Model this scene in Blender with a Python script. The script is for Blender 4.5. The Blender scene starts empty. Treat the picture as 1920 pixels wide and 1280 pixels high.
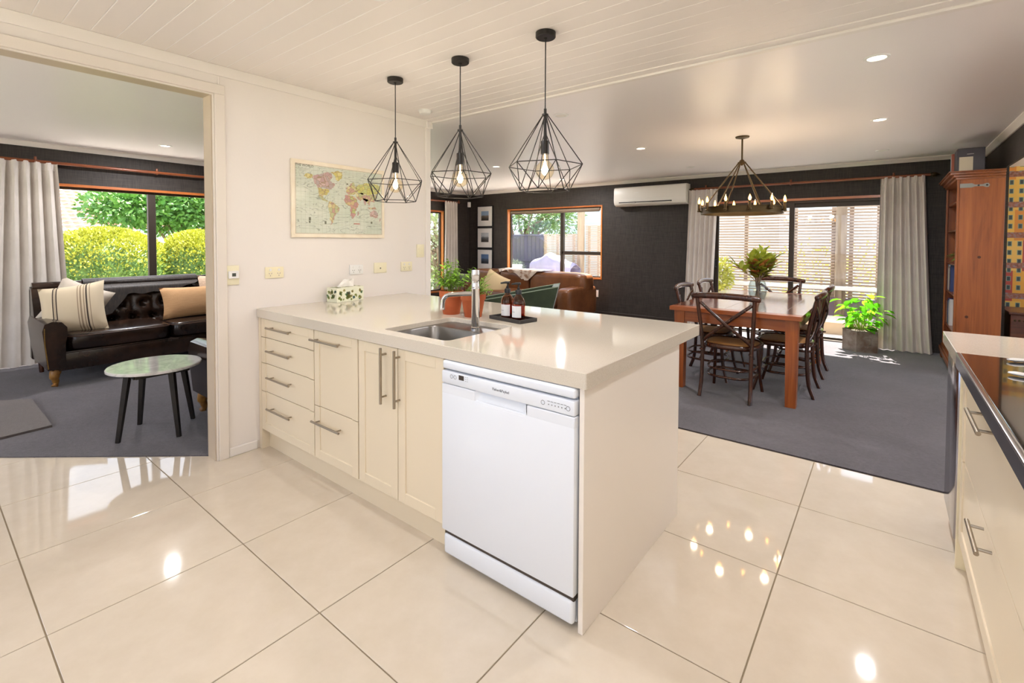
import bpy, bmesh, math, random
from mathutils import Vector, Matrix, Quaternion
random.seed(7)
R = math.radians
PI = math.pi
scene = bpy.context.scene
C = scene.collection

# ------------------------------------------------------------------ camera
def setup_camera():
    yaw, pitch, roll = -0.6661, -0.0294, 0.004
    fw = Vector((math.sin(yaw)*math.cos(pitch), math.cos(yaw)*math.cos(pitch), math.sin(pitch)))
    rt = fw.cross(Vector((0, 0, 1))).normalized()
    up = rt.cross(fw)
    c, s = math.cos(roll), math.sin(roll)
    rt, up = rt*c + up*s, up*c - rt*s
    cd = bpy.data.cameras.new('camera')
    cd.sensor_width = 36.0
    cd.lens = 895.85*36.0/1920.0
    cd.shift_y = -(640.0-478.23)/1920.0
    cd.clip_start = 0.05
    cd.clip_end = 200
    co = bpy.data.objects.new('camera', cd)
    C.objects.link(co)
    m = Matrix((rt, up, -fw)).transposed().to_4x4()
    m.translation = Vector((3.1602, -1.3805, 1.3359))
    co.matrix_world = m
    scene.camera = co
setup_camera()

# ------------------------------------------------------------------ sky, sun, exposure
def setup_world():
    w = bpy.data.worlds.new('sky')
    scene.world = w
    w.use_nodes = True
    nt = w.node_tree
    nt.nodes.clear()
    out = nt.nodes.new('ShaderNodeOutputWorld')
    bg = nt.nodes.new('ShaderNodeBackground')
    tc = nt.nodes.new('ShaderNodeTexCoord')
    no = nt.nodes.new('ShaderNodeTexNoise')
    no.inputs['Scale'].default_value = 2.6
    no.inputs['Detail'].default_value = 6
    no.inputs['Roughness'].default_value = 0.6
    rp = nt.nodes.new('ShaderNodeValToRGB')
    rp.color_ramp.elements[0].position = 0.40
    rp.color_ramp.elements[0].color = (0.50, 0.66, 0.95, 1)
    rp.color_ramp.elements[1].position = 0.62
    rp.color_ramp.elements[1].color = (1.0, 1.0, 1.0, 1)
    nt.links.new(tc.outputs['Generated'], no.inputs['Vector'])
    nt.links.new(no.outputs['Fac'], rp.inputs['Fac'])
    nt.links.new(rp.outputs['Color'], bg.inputs['Color'])
    bg.inputs["Strength"].default_value = 3.0
    nt.links.new(bg.outputs['Background'], out.inputs['Surface'])
setup_world()
def setup_sun():
    sd = bpy.data.lights.new('sun', 'SUN')
    sd.energy = 32.0
    sd.angle = R(0.6)
    sd.color = (1.0, 0.95, 0.86)
    so = bpy.data.objects.new('sun', sd)
    C.objects.link(so)
    # light travels towards -y (into the dining room) and steeply down
    d = Vector((0.16, -0.60, -1.0)).normalized()
    so.rotation_euler = d.to_track_quat('-Z', 'Y').to_euler()
    so.location = (0, 12, 12)
setup_sun()
LAMP = 17.0      # watts of one lit downlight
DAY = 60.0       # daylight through the added kitchen window behind the camera
scene.view_settings.view_transform = 'Standard'
scene.view_settings.look = 'None'
scene.view_settings.exposure = 0.22
scene.view_settings.gamma = 1.0
scene.view_settings.use_curve_mapping = False

# room constants (metres)
XL, XR, YB, ZC, YK = -4.08, 4.03, 6.30, 2.375, -3.40

# ------------------------------------------------------------------ helpers
def lin(h):
    h = h.lstrip('#')
    o = []
    for i in (0, 2, 4):
        c = int(h[i:i+2], 16)/255
        o.append(c/12.92 if c <= 0.04045 else ((c+0.055)/1.055)**2.4)
    return (o[0], o[1], o[2], 1.0)

class NT:
    def __init__(s, name):
        s.m = bpy.data.materials.new(name)
        s.m.use_nodes = True
        s.t = s.m.node_tree
        s.t.nodes.clear()
        s.out = s.n('ShaderNodeOutputMaterial')
    def n(s, typ, **kw):
        nd = s.t.nodes.new(typ)
        for k, v in kw.items():
            if k.startswith('i_'):
                key = k[2:]
                key = int(key) if key.isdigit() else key.replace('_', ' ')
                nd.inputs[key].default_value = v
            else:
                setattr(nd, k, v)
        return nd
    def l(s, a, b):
        s.t.links.new(a, b)
    def mix(s, fac, a, b, blend='MIX'):
        nd = s.n('ShaderNodeMix', data_type='RGBA', blend_type=blend)
        for i, v in ((0, fac), (6, a), (7, b)):
            if hasattr(v, 'links') or hasattr(v, 'is_linked'):
                s.l(v, nd.inputs[i])
            else:
                nd.inputs[i].default_value = v
        return nd.outputs[2]
    def ramp(s, fac, stops, interp='LINEAR'):
        nd = s.n('ShaderNodeValToRGB')
        cr = nd.color_ramp
        cr.interpolation = interp
        while len(cr.elements) < len(stops):
            cr.elements.new(0.5)
        for e, (p, c) in zip(cr.elements, stops):
            e.position = p
            e.color = c
        s.l(fac, nd.inputs['Fac'])
        return nd.outputs['Color']
    def coord(s, scale=(1, 1, 1), rot=(0, 0, 0), kind='Object'):
        tc = s.n('ShaderNodeTexCoord')
        mp = s.n('ShaderNodeMapping')
        mp.inputs['Scale'].default_value = scale
        mp.inputs['Rotation'].default_value = rot
        s.l(tc.outputs[kind], mp.inputs['Vector'])
        return mp.outputs['Vector']

MATS = {}
def mat(name, col='#808080', rough=0.5, metal=0.0, spec=0.5, col2=None, nscale=8.0, nstretch=(1, 1, 1),
        ndetail=4.0, contrast=(0.35, 0.65), bump=0.0, bscale=None, bstretch=None, coat=0.0, trans=0.0, emis=0.0,
        ecol=None, sheen=0.0, sss=0.0, ior=1.45):
    if name in MATS:
        return MATS[name]
    k = NT(name)
    p = k.n('ShaderNodeBsdfPrincipled')
    p.inputs['Base Color'].default_value = lin(col)
    p.inputs['Roughness'].default_value = rough
    p.inputs['Metallic'].default_value = metal
    p.inputs['Specular IOR Level'].default_value = spec
    p.inputs['Coat Weight'].default_value = coat
    p.inputs['Coat Roughness'].default_value = 0.08
    p.inputs['Transmission Weight'].default_value = trans
    p.inputs['IOR'].default_value = ior
    p.inputs['Sheen Weight'].default_value = sheen
    if emis:
        p.inputs['Emission Color'].default_value = lin(ecol or col)
        p.inputs['Emission Strength'].default_value = emis
    if col2:
        v = k.coord(nstretch)
        no = k.n('ShaderNodeTexNoise', i_Scale=nscale, i_Detail=ndetail, i_Roughness=0.6)
        k.l(v, no.inputs['Vector'])
        c = k.ramp(no.outputs['Fac'], [(contrast[0], lin(col)), (contrast[1], lin(col2))])
        k.l(c, p.inputs['Base Color'])
    if bump:
        v = k.coord(bstretch or (1, 1, 1))
        nb = k.n('ShaderNodeTexNoise', i_Scale=bscale or 200.0, i_Detail=3.0)
        k.l(v, nb.inputs['Vector'])
        b = k.n('ShaderNodeBump', i_Strength=bump, i_Distance=0.01)
        k.l(nb.outputs['Fac'], b.inputs['Height'])
        k.l(b.outputs['Normal'], p.inputs['Normal'])
    k.l(p.outputs['BSDF'], k.out.inputs['Surface'])
    MATS[name] = k.m
    return k.m

def thin_glass(name, tint='#ffffff', refl=1.0):
    k = NT(name)
    tr = k.n('ShaderNodeBsdfTransparent')
    tr.inputs['Color'].default_value = lin(tint)
    gl = k.n('ShaderNodeBsdfGlossy')
    gl.inputs['Roughness'].default_value = 0.02
    lw = k.n('ShaderNodeLayerWeight', i_Blend=0.5)
    pw = k.n('ShaderNodeMath', operation='POWER')
    k.l(lw.outputs['Facing'], pw.inputs[0])
    pw.inputs[1].default_value = 4.0
    mu = k.n('ShaderNodeMath', operation='MULTIPLY_ADD')
    k.l(pw.outputs[0], mu.inputs[0])
    mu.inputs[1].default_value = 0.55*refl
    mu.inputs[2].default_value = 0.03*refl
    mx = k.n('ShaderNodeMixShader')
    k.l(mu.outputs[0], mx.inputs['Fac'])
    k.l(tr.outputs[0], mx.inputs[1])
    k.l(gl.outputs[0], mx.inputs[2])
    k.l(mx.outputs[0], k.out.inputs['Surface'])
    MATS[name] = k.m
    return k.m

def translucent(name, c1, c2, fac=0.4):
    k = NT(name)
    n = k.n('ShaderNodeTexNoise', i_Scale=14.0, i_Detail=2.0)
    k.l(k.coord((1, 1, 1)), n.inputs['Vector'])
    c = k.ramp(n.outputs['Fac'], [(0.35, lin(c1)), (0.65, lin(c2))])
    d1 = k.n('ShaderNodeBsdfPrincipled', i_Roughness=0.4)
    k.l(c, d1.inputs['Base Color'])
    d2 = k.n('ShaderNodeBsdfTranslucent')
    k.l(c, d2.inputs['Color'])
    mx = k.n('ShaderNodeMixShader')
    mx.inputs[0].default_value = fac
    k.l(d1.outputs[0], mx.inputs[1])
    k.l(d2.outputs[0], mx.inputs[2])
    k.l(mx.outputs[0], k.out.inputs['Surface'])
    return k.m

def wood(name, c1, c2, c3, axis=0, scale=1.0, rough=0.35, coat=0.25, spec=0.5):
    """timber with grain running along an axis of the object"""
    if name in MATS:
        return MATS[name]
    k = NT(name)
    sc = [18*scale]*3
    sc[axis] = 1.4*scale
    v = k.coord(tuple(sc))
    n1 = k.n('ShaderNodeTexNoise', i_Scale=1.0, i_Detail=8.0, i_Roughness=0.62, i_Distortion=0.6)
    k.l(v, n1.inputs['Vector'])
    sc2 = [90*scale]*3
    sc2[axis] = 3*scale
    v2 = k.coord(tuple(sc2))
    n2 = k.n('ShaderNodeTexNoise', i_Scale=1.0, i_Detail=3.0)
    k.l(v2, n2.inputs['Vector'])
    c = k.ramp(n1.outputs['Fac'], [(0.28, lin(c1)), (0.5, lin(c2)), (0.72, lin(c3))])
    c = k.mix(0.25, c, k.ramp(n2.outputs['Fac'], [(0.35, lin(c1)), (0.65, lin(c3))]))
    p = k.n('ShaderNodeBsdfPrincipled', i_Roughness=rough)
    p.inputs['Coat Weight'].default_value = coat
    p.inputs['Coat Roughness'].default_value = 0.12
    p.inputs['Specular IOR Level'].default_value = spec
    k.l(c, p.inputs['Base Color'])
    b = k.n('ShaderNodeBump', i_Strength=0.08, i_Distance=0.004)
    k.l(n2.outputs['Fac'], b.inputs['Height'])
    k.l(b.outputs['Normal'], p.inputs['Normal'])
    k.l(p.outputs['BSDF'], k.out.inputs['Surface'])
    MATS[name] = k.m
    return k.m

class MB:
    """collects shapes; build() links them as ONE mesh object"""
    def __init__(s):
        s.v = []
        s.f = []
    def add(s, vs, fs, M=None):
        o = len(s.v)
        if M is not None:
            vs = [M @ Vector(v) for v in vs]
        s.v.extend([tuple(v) for v in vs])
        s.f.extend([tuple(i+o for i in f) for f in fs])
        return s
    def box(s, x0, x1, y0, y1, z0, z1, M=None):
        if x0 > x1: x0, x1 = x1, x0
        if y0 > y1: y0, y1 = y1, y0
        if z0 > z1: z0, z1 = z1, z0
        vs = [(x, y, z) for z in (z0, z1) for y in (y0, y1) for x in (x0, x1)]
        fs = [(0, 2, 3, 1), (4, 5, 7, 6), (0, 1, 5, 4), (2, 6, 7, 3), (0, 4, 6, 2), (1, 3, 7, 5)]
        return s.add(vs, fs, M)
    def bev(s, x0, x1, y0, y1, z0, z1, b=0.004, seg=2, M=None):
        bm = bmesh.new()
        t = MB().box(x0, x1, y0, y1, z0, z1)
        vs = [bm.verts.new(v) for v in t.v]
        for f in t.f:
            bm.faces.new([vs[i] for i in f])
        bmesh.ops.bevel(bm, geom=bm.edges[:], offset=b, segments=seg, profile=0.5, affect='EDGES')
        bm.verts.ensure_lookup_table()
        bm.verts.index_update()
        s.add([v.co.copy() for v in bm.verts], [[v.index for v in f.verts] for f in bm.faces], M)
        bm.free()
        return s
    def frame(s, x0, x1, z0, z1, y0, y1, w, M=None):
        """rectangular frame in the xz plane, bars of width w"""
        s.box(x0, x0+w, y0, y1, z0, z1, M)
        s.box(x1-w, x1, y0, y1, z0, z1, M)
        s.box(x0+w, x1-w, y0, y1, z0, z0+w, M)
        s.box(x0+w, x1-w, y0, y1, z1-w, z1, M)
        return s
    def tube(s, pts, r, n=8, closed=False, M=None, flat=None):
        """tube through points; r number or list; flat=(a,b) scales the section"""
        pts = [Vector(p) for p in pts]
        m = len(pts)
        rr = r if isinstance(r, (list, tuple)) else [r]*m
        vs, fs = [], []
        ref = None
        for i, p in enumerate(pts):
            if closed:
                t = pts[(i+1) % m]-pts[i-1]
            else:
                t = pts[min(i+1, m-1)]-pts[max(i-1, 0)]
            t = t.normalized() if t.length > 1e-9 else Vector((0, 0, 1))
            if ref is None:
                ref = Vector((0, 0, 1)) if abs(t.z) < 0.9 else Vector((1, 0, 0))
            a = (ref - t*ref.dot(t))
            if a.length < 1e-6:
                a = Vector((1, 0, 0)) - t*t.x
            a.normalize()
            b = t.cross(a)
            ref = a
            fa, fb = flat or (1, 1)
            for k in range(n):
                th = 2*PI*k/n
                vs.append(p + a*(math.cos(th)*rr[i]*fa) + b*(math.sin(th)*rr[i]*fb))
        segs = m if closed else m-1
        for i in range(segs):
            j = (i+1) % m
            for k in range(n):
                k2 = (k+1) % n
                fs.append((i*n+k, i*n+k2, j*n+k2, j*n+k))
        if not closed:
            fs.append(tuple(range(n-1, -1, -1)))
            fs.append(tuple((m-1)*n+k for k in range(n)))
        return s.add(vs, fs, M)
    def cyl(s, p0, p1, r, n=16, r1=None, M=None):
        return s.tube([p0, p1], [r, r if r1 is None else r1], n, M=M)
    def lathe(s, prof, n=24, c=(0, 0, 0), M=None):
        vs, fs = [], []
        rings = []
        for r, z in prof:
            if r < 1e-6:
                rings.append([len(vs)])
                vs.append((c[0], c[1], c[2]+z))
            else:
                rings.append(list(range(len(vs), len(vs)+n)))
                for k in range(n):
                    a = 2*PI*k/n
                    vs.append((c[0]+r*math.cos(a), c[1]+r*math.sin(a), c[2]+z))
        for a, b in zip(rings[:-1], rings[1:]):
            if len(a) == 1 and len(b) == 1:
                continue
            for k in range(n):
                k2 = (k+1) % n
                if len(a) == 1:
                    fs.append((a[0], b[k2], b[k]))
                elif len(b) == 1:
                    fs.append((a[k], a[k2], b[0]))
                else:
                    fs.append((a[k], a[k2], b[k2], b[k]))
        return s.add(vs, fs, M)
    def prism(s, poly, a, b, axis='z', M=None):
        """polygon (2d) extruded along an axis from a to b"""
        n = len(poly)
        def P(u, v, w):
            return {'z': (u, v, w), 'y': (u, w, v), 'x': (w, u, v)}[axis]
        vs = [P(u, v, a) for u, v in poly] + [P(u, v, b) for u, v in poly]
        fs = [tuple(range(n-1, -1, -1)), tuple(range(n, 2*n))]
        for i in range(n):
            j = (i+1) % n
            fs.append((i, j, n+j, n+i))
        return s.add(vs, fs, M)
    def sbox(s, cx, cy, cz, hx, hy, hz, e=0.3, n=20, m=14, M=None):
        """soft box (superellipsoid) for cushions"""
        def pw(x, q):
            return math.copysign(abs(x)**q, x)
        vs, fs = [], []
        for i in range(m+1):
            ph = -PI/2 + PI*i/m
            for k in range(n):
                th = 2*PI*(k+0.5)/n
                vs.append((cx+hx*pw(math.cos(ph), e)*pw(math.cos(th), e),
                           cy+hy*pw(math.cos(ph), e)*pw(math.sin(th), e),
                           cz+hz*pw(math.sin(ph), e)))
        for i in range(m):
            for k in range(n):
                k2 = (k+1) % n
                fs.append((i*n+k, i*n+k2, (i+1)*n+k2, (i+1)*n+k))
        return s.add(vs, fs, M)
    def grid(s, fn, nu, nv, M=None, two=None):
        """surface fn(u,v) for u,v in 0..1; two=fn2 closes it with a back side"""
        vs = [fn(i/nu, j/nv) for j in range(nv+1) for i in range(nu+1)]
        w = nu+1
        fs = [(j*w+i, j*w+i+1, (j+1)*w+i+1, (j+1)*w+i) for j in range(nv) for i in range(nu)]
        if two:
            o = len(vs)
            vs += [two(i/nu, j/nv) for j in range(nv+1) for i in range(nu+1)]
            fs += [(o+j*w+i, o+(j+1)*w+i, o+(j+1)*w+i+1, o+j*w+i+1) for j in range(nv) for i in range(nu)]
            for i in range(nu):
                fs.append((i+1, i, o+i, o+i+1))
                fs.append((nv*w+i, nv*w+i+1, o+nv*w+i+1, o+nv*w+i))
            for j in range(nv):
                fs.append((j*w, (j+1)*w, o+(j+1)*w, o+j*w))
                fs.append(((j+1)*w+nu, j*w+nu, o+j*w+nu, o+(j+1)*w+nu))
        return s.add(vs, fs, M)
    def pillow(s, w, h, d, n=14, M=None, pinch=0.08):
        """scatter cushion standing in the xz plane, centre at origin"""
        def sd(sg):
            def fn(u, v):
                a, b = 2*u-1, 2*v-1
                t = max(0.0, (1-abs(a)**2.6))**0.55*max(0.0, (1-abs(b)**2.6))**0.55
                k = 1-pinch*(1-abs(b)**2)*abs(a)**3
                k2 = 1-pinch*(1-abs(a)**2)*abs(b)**3
                return (a*w/2*k, sg*t*d/2, b*h/2*k2)
            return fn
        return s.grid(sd(-1), n, n, M, two=sd(1))
    def leaf(s, base, d, up, L, W, bend=0.25, fold=0.15):
        d = Vector(d).normalized()
        up = Vector(up)
        side = d.cross(up)
        if side.length < 1e-5:
            side = d.cross(Vector((1, 0, 0.3)))
        side.normalize()
        nrm = side.cross(d).normalized()
        b = Vector(base)
        def pt(t, w):
            return b + d*(L*t) - nrm*(bend*L*t*t) + side*(w*W/2) + nrm*(abs(w)*fold*W/2)
        vs = [b, pt(.3, -.8), pt(.3, 0), pt(.3, .8), pt(.65, -.85), pt(.65, 0), pt(.65, .85), pt(1, 0)]
        fs = [(0, 2, 1), (0, 3, 2), (1, 2, 5, 4), (2, 3, 6, 5), (4, 5, 7), (5, 6, 7)]
        return s.add(vs, fs)
    def build(s, name, m, parent=None, smooth=None, world=True, base=False):
        vs = s.v
        off = Vector((0, 0, 0))
        if parent is not None and world:
            q = parent
            while q is not None:
                off += q.location
                q = q.parent
        elif parent is None:
            xs = [v[0] for v in vs]; ys = [v[1] for v in vs]; zs = [v[2] for v in vs]
            off = Vector(((min(xs)+max(xs))/2, (min(ys)+max(ys))/2, min(zs)))
        me = bpy.data.meshes.new(name)
        me.from_pydata([(v[0]-off.x, v[1]-off.y, v[2]-off.z) for v in vs], [], s.f)
        me.update()
        bm = bmesh.new()
        bm.from_mesh(me)
        bmesh.ops.recalc_face_normals(bm, faces=bm.faces[:])
        bm.to_mesh(me)
        bm.free()
        if smooth:
            me.shade_smooth()
            me.set_sharp_from_angle(angle=R(smooth))
        me.materials.append(m)
        o = bpy.data.objects.new(name, me)
        C.objects.link(o)
        if parent is not None:
            o.parent = parent
        else:
            o.location = off
        return o

def tag(o, label, cat, group=None):
    o['label'] = label
    o['category'] = cat
    if group:
        o['group'] = group
    return o
def thing(name, label, cat, loc=(0, 0, 0), rz=0.0, group=None):
    o = bpy.data.objects.new(name, None)
    o.empty_display_size = 0.1
    C.objects.link(o)
    o.location = loc
    o.rotation_euler = (0, 0, rz)
    return tag(o, label, cat, group)
def struct(o, label=None):
    o['kind'] = 'structure'
    if label:
        o['label'] = label
    return o
def dup(o, name=None, loc=None, rz=None, parent=None, label=None):
    c = o.copy()
    C.objects.link(c)
    if name:
        c.name = name
    if parent is not None:
        c.parent = parent
    if loc is not None:
        c.location = loc
    if rz is not None:
        c.rotation_euler = (0, 0, rz)
    if label:
        c['label'] = label
    for ch in list(o.children):
        dup(ch, parent=c)
    return c
def lamp(name, typ, loc, energy, color, parent=None, size=0.05, rot=None, **kw):
    ld = bpy.data.lights.new(name, typ)
    ld.energy = energy
    ld.color = color
    if typ == 'AREA':
        ld.shape = kw.get('shape', 'DISK')
        ld.size = size
        if 'size_y' in kw:
            ld.size_y = kw['size_y']
        if 'spread' in kw:
            ld.spread = kw['spread']
    else:
        ld.shadow_soft_size = size
    o = bpy.data.objects.new(name, ld)
    C.objects.link(o)
    if parent is not None:
        o.parent = parent
    o.location = loc
    if rot:
        o.rotation_euler = rot
    return o
def text_mesh(name, txt, size, m, M, parent=None, ext=0.0004):
    cu = bpy.data.curves.new(name, 'FONT')
    cu.body = txt
    cu.size = size
    cu.extrude = ext
    cu.align_x = 'CENTER'
    cu.align_y = 'CENTER'
    cu.resolution_u = 2
    tmp = bpy.data.objects.new(name+'_curve', cu)
    C.objects.link(tmp)
    bpy.context.view_layer.update()
    me = bpy.data.meshes.new_from_object(tmp.evaluated_get(bpy.context.evaluated_depsgraph_get()))
    bpy.data.objects.remove(tmp)
    off = Vector((0, 0, 0))
    q = parent
    while q is not None:
        off += q.location
        q = q.parent
    me.transform(Matrix.Translation(-off) @ M)
    me.materials.clear()
    me.materials.append(m)
    me.name = name
    o = bpy.data.objects.new(name, me)
    C.objects.link(o)
    if parent is not None:
        o.parent = parent
    return o
def T(x, y, z):
    return Matrix.Translation((x, y, z))
def RX(a): return Matrix.Rotation(a, 4, 'X')
def RY(a): return Matrix.Rotation(a, 4, 'Y')
def RZ(a): return Matrix.Rotation(a, 4, 'Z')

# ------------------------------------------------------------------ materials
M_cream = mat('painted_wall', '#ebe4de', 0.55, bump=0.03, bscale=60)
M_trim = mat('painted_trim', '#eee8e2', 0.35)
M_jamb = mat('painted_jamb', '#e6ddd3', 0.35)
M_ceil = mat('plaster_ceiling', '#f2ecea', 0.36, bump=0.02, bscale=30)
M_board = mat('ceiling_board_paint', '#ece5e0', 0.38)
M_groove_light = mat('groove_light_backing', '#ffffff', 0.5)  # whiter than the boards, imitates light caught in the grooves
M_cab = mat('cabinet_lacquer', '#e7d9c0', 0.30, spec=0.45)
M_cabpanel = mat('cabinet_end_lacquer', '#f0e8df', 0.32, spec=0.45)
M_white = mat('white_enamel', '#e8edf6', 0.22, spec=0.5)
M_whiteplastic = mat('white_plastic', '#ecebe8', 0.35)
M_creamplastic = mat('cream_plastic', '#efe7c8', 0.35)
M_steel = mat('brushed_steel', '#85827e', 0.34, metal=1.0, bump=0.05, bscale=300, bstretch=(1, 1, 0.05))
M_nickel = mat('satin_nickel', '#a89e90', 0.33, metal=1.0)
M_chrome = mat('chrome', '#dcdcdf', 0.06, metal=1.0)
M_black = mat('black_metal', '#231e1b', 0.42, metal=0.0, spec=0.5)
M_blackplastic = mat('black_plastic', '#1c1c1d', 0.4)
M_dkgrey = mat('dark_grey_gap', '#4a4038', 0.7)
M_bronze = mat('aged_brass', '#4a3a22', 0.40, metal=0.7)
M_terra = mat('terracotta', '#b86238', 0.8, col2='#a24e2a', nscale=6, bump=0.05, bscale=80)
M_soil = mat('potting_soil', '#3a2a1e', 0.95, bump=0.4, bscale=60)
M_herb = mat('herb_leaf', '#7aa82e', 0.5, col2='#97c445', nscale=12)
M_herb2 = mat('fine_herb_leaf', '#6f9a2c', 0.5, col2='#93b544', nscale=14)
M_stem = mat('green_stem', '#7f9440', 0.6)
M_grasscloth = None
M_alum = mat('bronze_aluminium', '#3d342c', 0.45, metal=0.3)
M_rimu = wood('rimu_trim', '#8e4a22', '#b4652f', '#c87c40', axis=0, rough=0.3)
M_rimu_z = wood('rimu_trim_upright', '#b0622a', '#cf7f3a', '#d98f4c', axis=2, rough=0.3)
M_pane = thin_glass('window_glass', '#fdfdfd', 0.8)
M_glass = thin_glass('clear_glass', '#f2f6f6', 1.2)
M_bulbglass = thin_glass('bulb_glass', '#fdf6e6', 1.0)
M_curtain = mat('linen_curtain', '#d8d0c8', 0.9, col2='#cdc5bc', nscale=3, bump=0.15, bscale=400, sheen=0.2)
M_leaf = mat('garden_leaf', '#5f8f36', 0.5, col2='#7eab48', nscale=3)
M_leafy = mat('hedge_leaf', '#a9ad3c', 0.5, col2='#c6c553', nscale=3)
M_leafd = mat('hedge_leaf_shaded', '#5c7c3a', 0.55, col2='#75934a', nscale=3)  # deeper green, the hedge's shade put into the leaf colour
M_bark = mat('bark', '#7c6a58', 0.9, col2='#9a8670', nscale=10, bump=0.4, bscale=30)

def mk_grasscloth():
    k = NT('charcoal_grasscloth')
    v = k.coord((1, 1, 1))
    a = k.n('ShaderNodeTexNoise', i_Scale=1.0, i_Detail=2.0)
    k.l(k.coord((6, 6, 420)), a.inputs['Vector'])
    b = k.n('ShaderNodeTexNoise', i_Scale=1.0, i_Detail=2.0)
    k.l(k.coord((260, 260, 9)), b.inputs['Vector'])
    ad = k.n('ShaderNodeMath', operation='ADD')
    k.l(a.outputs['Fac'], ad.inputs[0])
    k.l(b.outputs['Fac'], ad.inputs[1])
    hf = k.n('ShaderNodeMath', operation='MULTIPLY')
    hf.inputs[1].default_value = 0.5
    k.l(ad.outputs[0], hf.inputs[0])
    c = k.ramp(hf.outputs[0], [(0.36, lin('#25211e')), (0.62, lin('#443d38'))])
    p = k.n('ShaderNodeBsdfPrincipled', i_Roughness=0.62)
    p.inputs['Specular IOR Level'].default_value = 0.35
    k.l(c, p.inputs['Base Color'])
    bu = k.n('ShaderNodeBump', i_Strength=0.25, i_Distance=0.004)
    k.l(hf.outputs[0], bu.inputs['Height'])
    k.l(bu.outputs['Normal'], p.inputs['Normal'])
    k.l(p.outputs['BSDF'], k.out.inputs['Surface'])
    return k.m
M_grasscloth = mk_grasscloth()

def mk_carpet(name, c1, c2):
    k = NT(name)
    v = k.coord((1, 1, 1))
    a = k.n('ShaderNodeTexNoise', i_Scale=230.0, i_Detail=3.0)
    k.l(v, a.inputs['Vector'])
    b = k.n('ShaderNodeTexNoise', i_Scale=2.2, i_Detail=4.0)
    k.l(v, b.inputs['Vector'])
    c = k.ramp(a.outputs['Fac'], [(0.3, lin(c1)), (0.7, lin(c2))])
    d = k.n('ShaderNodeTexNoise', i_Scale=48.0, i_Detail=6.0, i_Roughness=0.75)
    k.l(v, d.inputs['Vector'])
    c = k.mix(0.5, c, k.ramp(d.outputs['Fac'], [(0.38, lin(c1)), (0.62, lin(c2))]))
    c = k.mix(0.25, c, k.ramp(b.outputs['Fac'], [(0.35, lin(c1)), (0.65, lin(c2))]))
    p = k.n('ShaderNodeBsdfPrincipled', i_Roughness=0.95)
    p.inputs['Specular IOR Level'].default_value = 0.1
    p.inputs['Sheen Weight'].default_value = 0.3
    k.l(c, p.inputs['Base Color'])
    bu = k.n('ShaderNodeBump', i_Strength=0.7, i_Distance=0.01)
    k.l(a.outputs['Fac'], bu.inputs['Height'])
    k.l(bu.outputs['Normal'], p.inputs['Normal'])
    k.l(p.outputs['BSDF'], k.out.inputs['Surface'])
    return k.m
M_carpet = mk_carpet('grey_wool_carpet', '#3c383c', '#6b666c')
M_mat = mk_carpet('grey_floor_mat', '#57504e', '#736a66')

def mk_tile():
    k = NT('polished_porcelain')
    v = k.coord((1, 1, 1))
    a = k.n('ShaderNodeTexNoise', i_Scale=7.0, i_Detail=7.0, i_Roughness=0.65)
    k.l(v, a.inputs['Vector'])
    c = k.ramp(a.outputs['Fac'], [(0.3, lin('#d2c5b2')), (0.7, lin('#dacebd'))])
    p = k.n('ShaderNodeBsdfPrincipled', i_Roughness=0.045)
    p.inputs['Specular IOR Level'].default_value = 0.55
    k.l(c, p.inputs['Base Color'])
    k.l(p.outputs['BSDF'], k.out.inputs['Surface'])
    return k.m
M_tile = mk_tile()
M_grout = mat('grout', '#8f8069', 0.85)

def mk_stone():
    k = NT('engineered_stone')
    v = k.coord((1, 1, 1))
    vo = k.n('ShaderNodeTexVoronoi', i_Scale=170.0)
    k.l(v, vo.inputs['Vector'])
    sp = k.ramp(vo.outputs['Distance'], [(0.10, (1, 1, 1, 1)), (0.22, (0, 0, 0, 1))])
    no = k.n('ShaderNodeTexNoise', i_Scale=60.0, i_Detail=2.0)
    k.l(v, no.inputs['Vector'])
    gate = k.ramp(no.outputs['Fac'], [(0.56, (0, 0, 0, 1)), (0.62, (1, 1, 1, 1))])
    mask = k.mix(1.0, sp, gate, 'MULTIPLY')
    n2 = k.n('ShaderNodeTexNoise', i_Scale=320.0, i_Detail=2.0)
    k.l(v, n2.inputs['Vector'])
    base = k.ramp(n2.outputs['Fac'], [(0.3, lin('#cdc3b3')), (0.7, lin('#dcd4c7'))])
    c = k.mix(mask, base, lin('#a8a196'))
    p = k.n('ShaderNodeBsdfPrincipled', i_Roughness=0.07)
    p.inputs['Specular IOR Level'].default_value = 0.5
    k.l(c, p.inputs['Base Color'])
    k.l(p.outputs['BSDF'], k.out.inputs['Surface'])
    return k.m
M_stone = mk_stone()

# ------------------------------------------------------------------ room shell
def tile_floor():
    fl = MB().box(-2.9, XR+2.4, YK, 2.035, -0.06, -0.003).build('floor', M_grout)
    struct(fl, 'polished cream porcelain tile floor of the kitchen')
    s, g = 0.6262, 0.0045
    x0, y0 = 0.3322, -0.485
    full = None
    for i in range(-6, 7):
        for j in range(-6, 4):
            a, b = x0+i*s, x0+(i+1)*s
            c, d = y0+j*s, y0+(j+1)*s
            if a > XR or c > 2.02 or d < YK:
                continue
            cx, cy = (a+b)/2, (c+d)/2
            if b <= 0.0 and c > -0.234+0.829*(b+0.1):
                continue
            b2, c2 = min(b, XR), max(c, YK)
            isfull = (b2 == b and c2 == c)
            if isfull and full is not None:
                t = full.copy()
                C.objects.link(t)
                t.location = (cx-fl.location.x, cy-fl.location.y, -fl.location.z)
                continue
            me = MB().bev(a+g/2-cx, b2-g/2-cx, c2+g/2-cy, d-g/2-cy, -0.012, 0.0, 0.0012, 1)
            t = me.build('tile', M_tile, fl, world=False)
            t.location = (cx-fl.location.x, cy-fl.location.y, -fl.location.z)
            if isfull:
                full = t
tile_floor()
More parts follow.
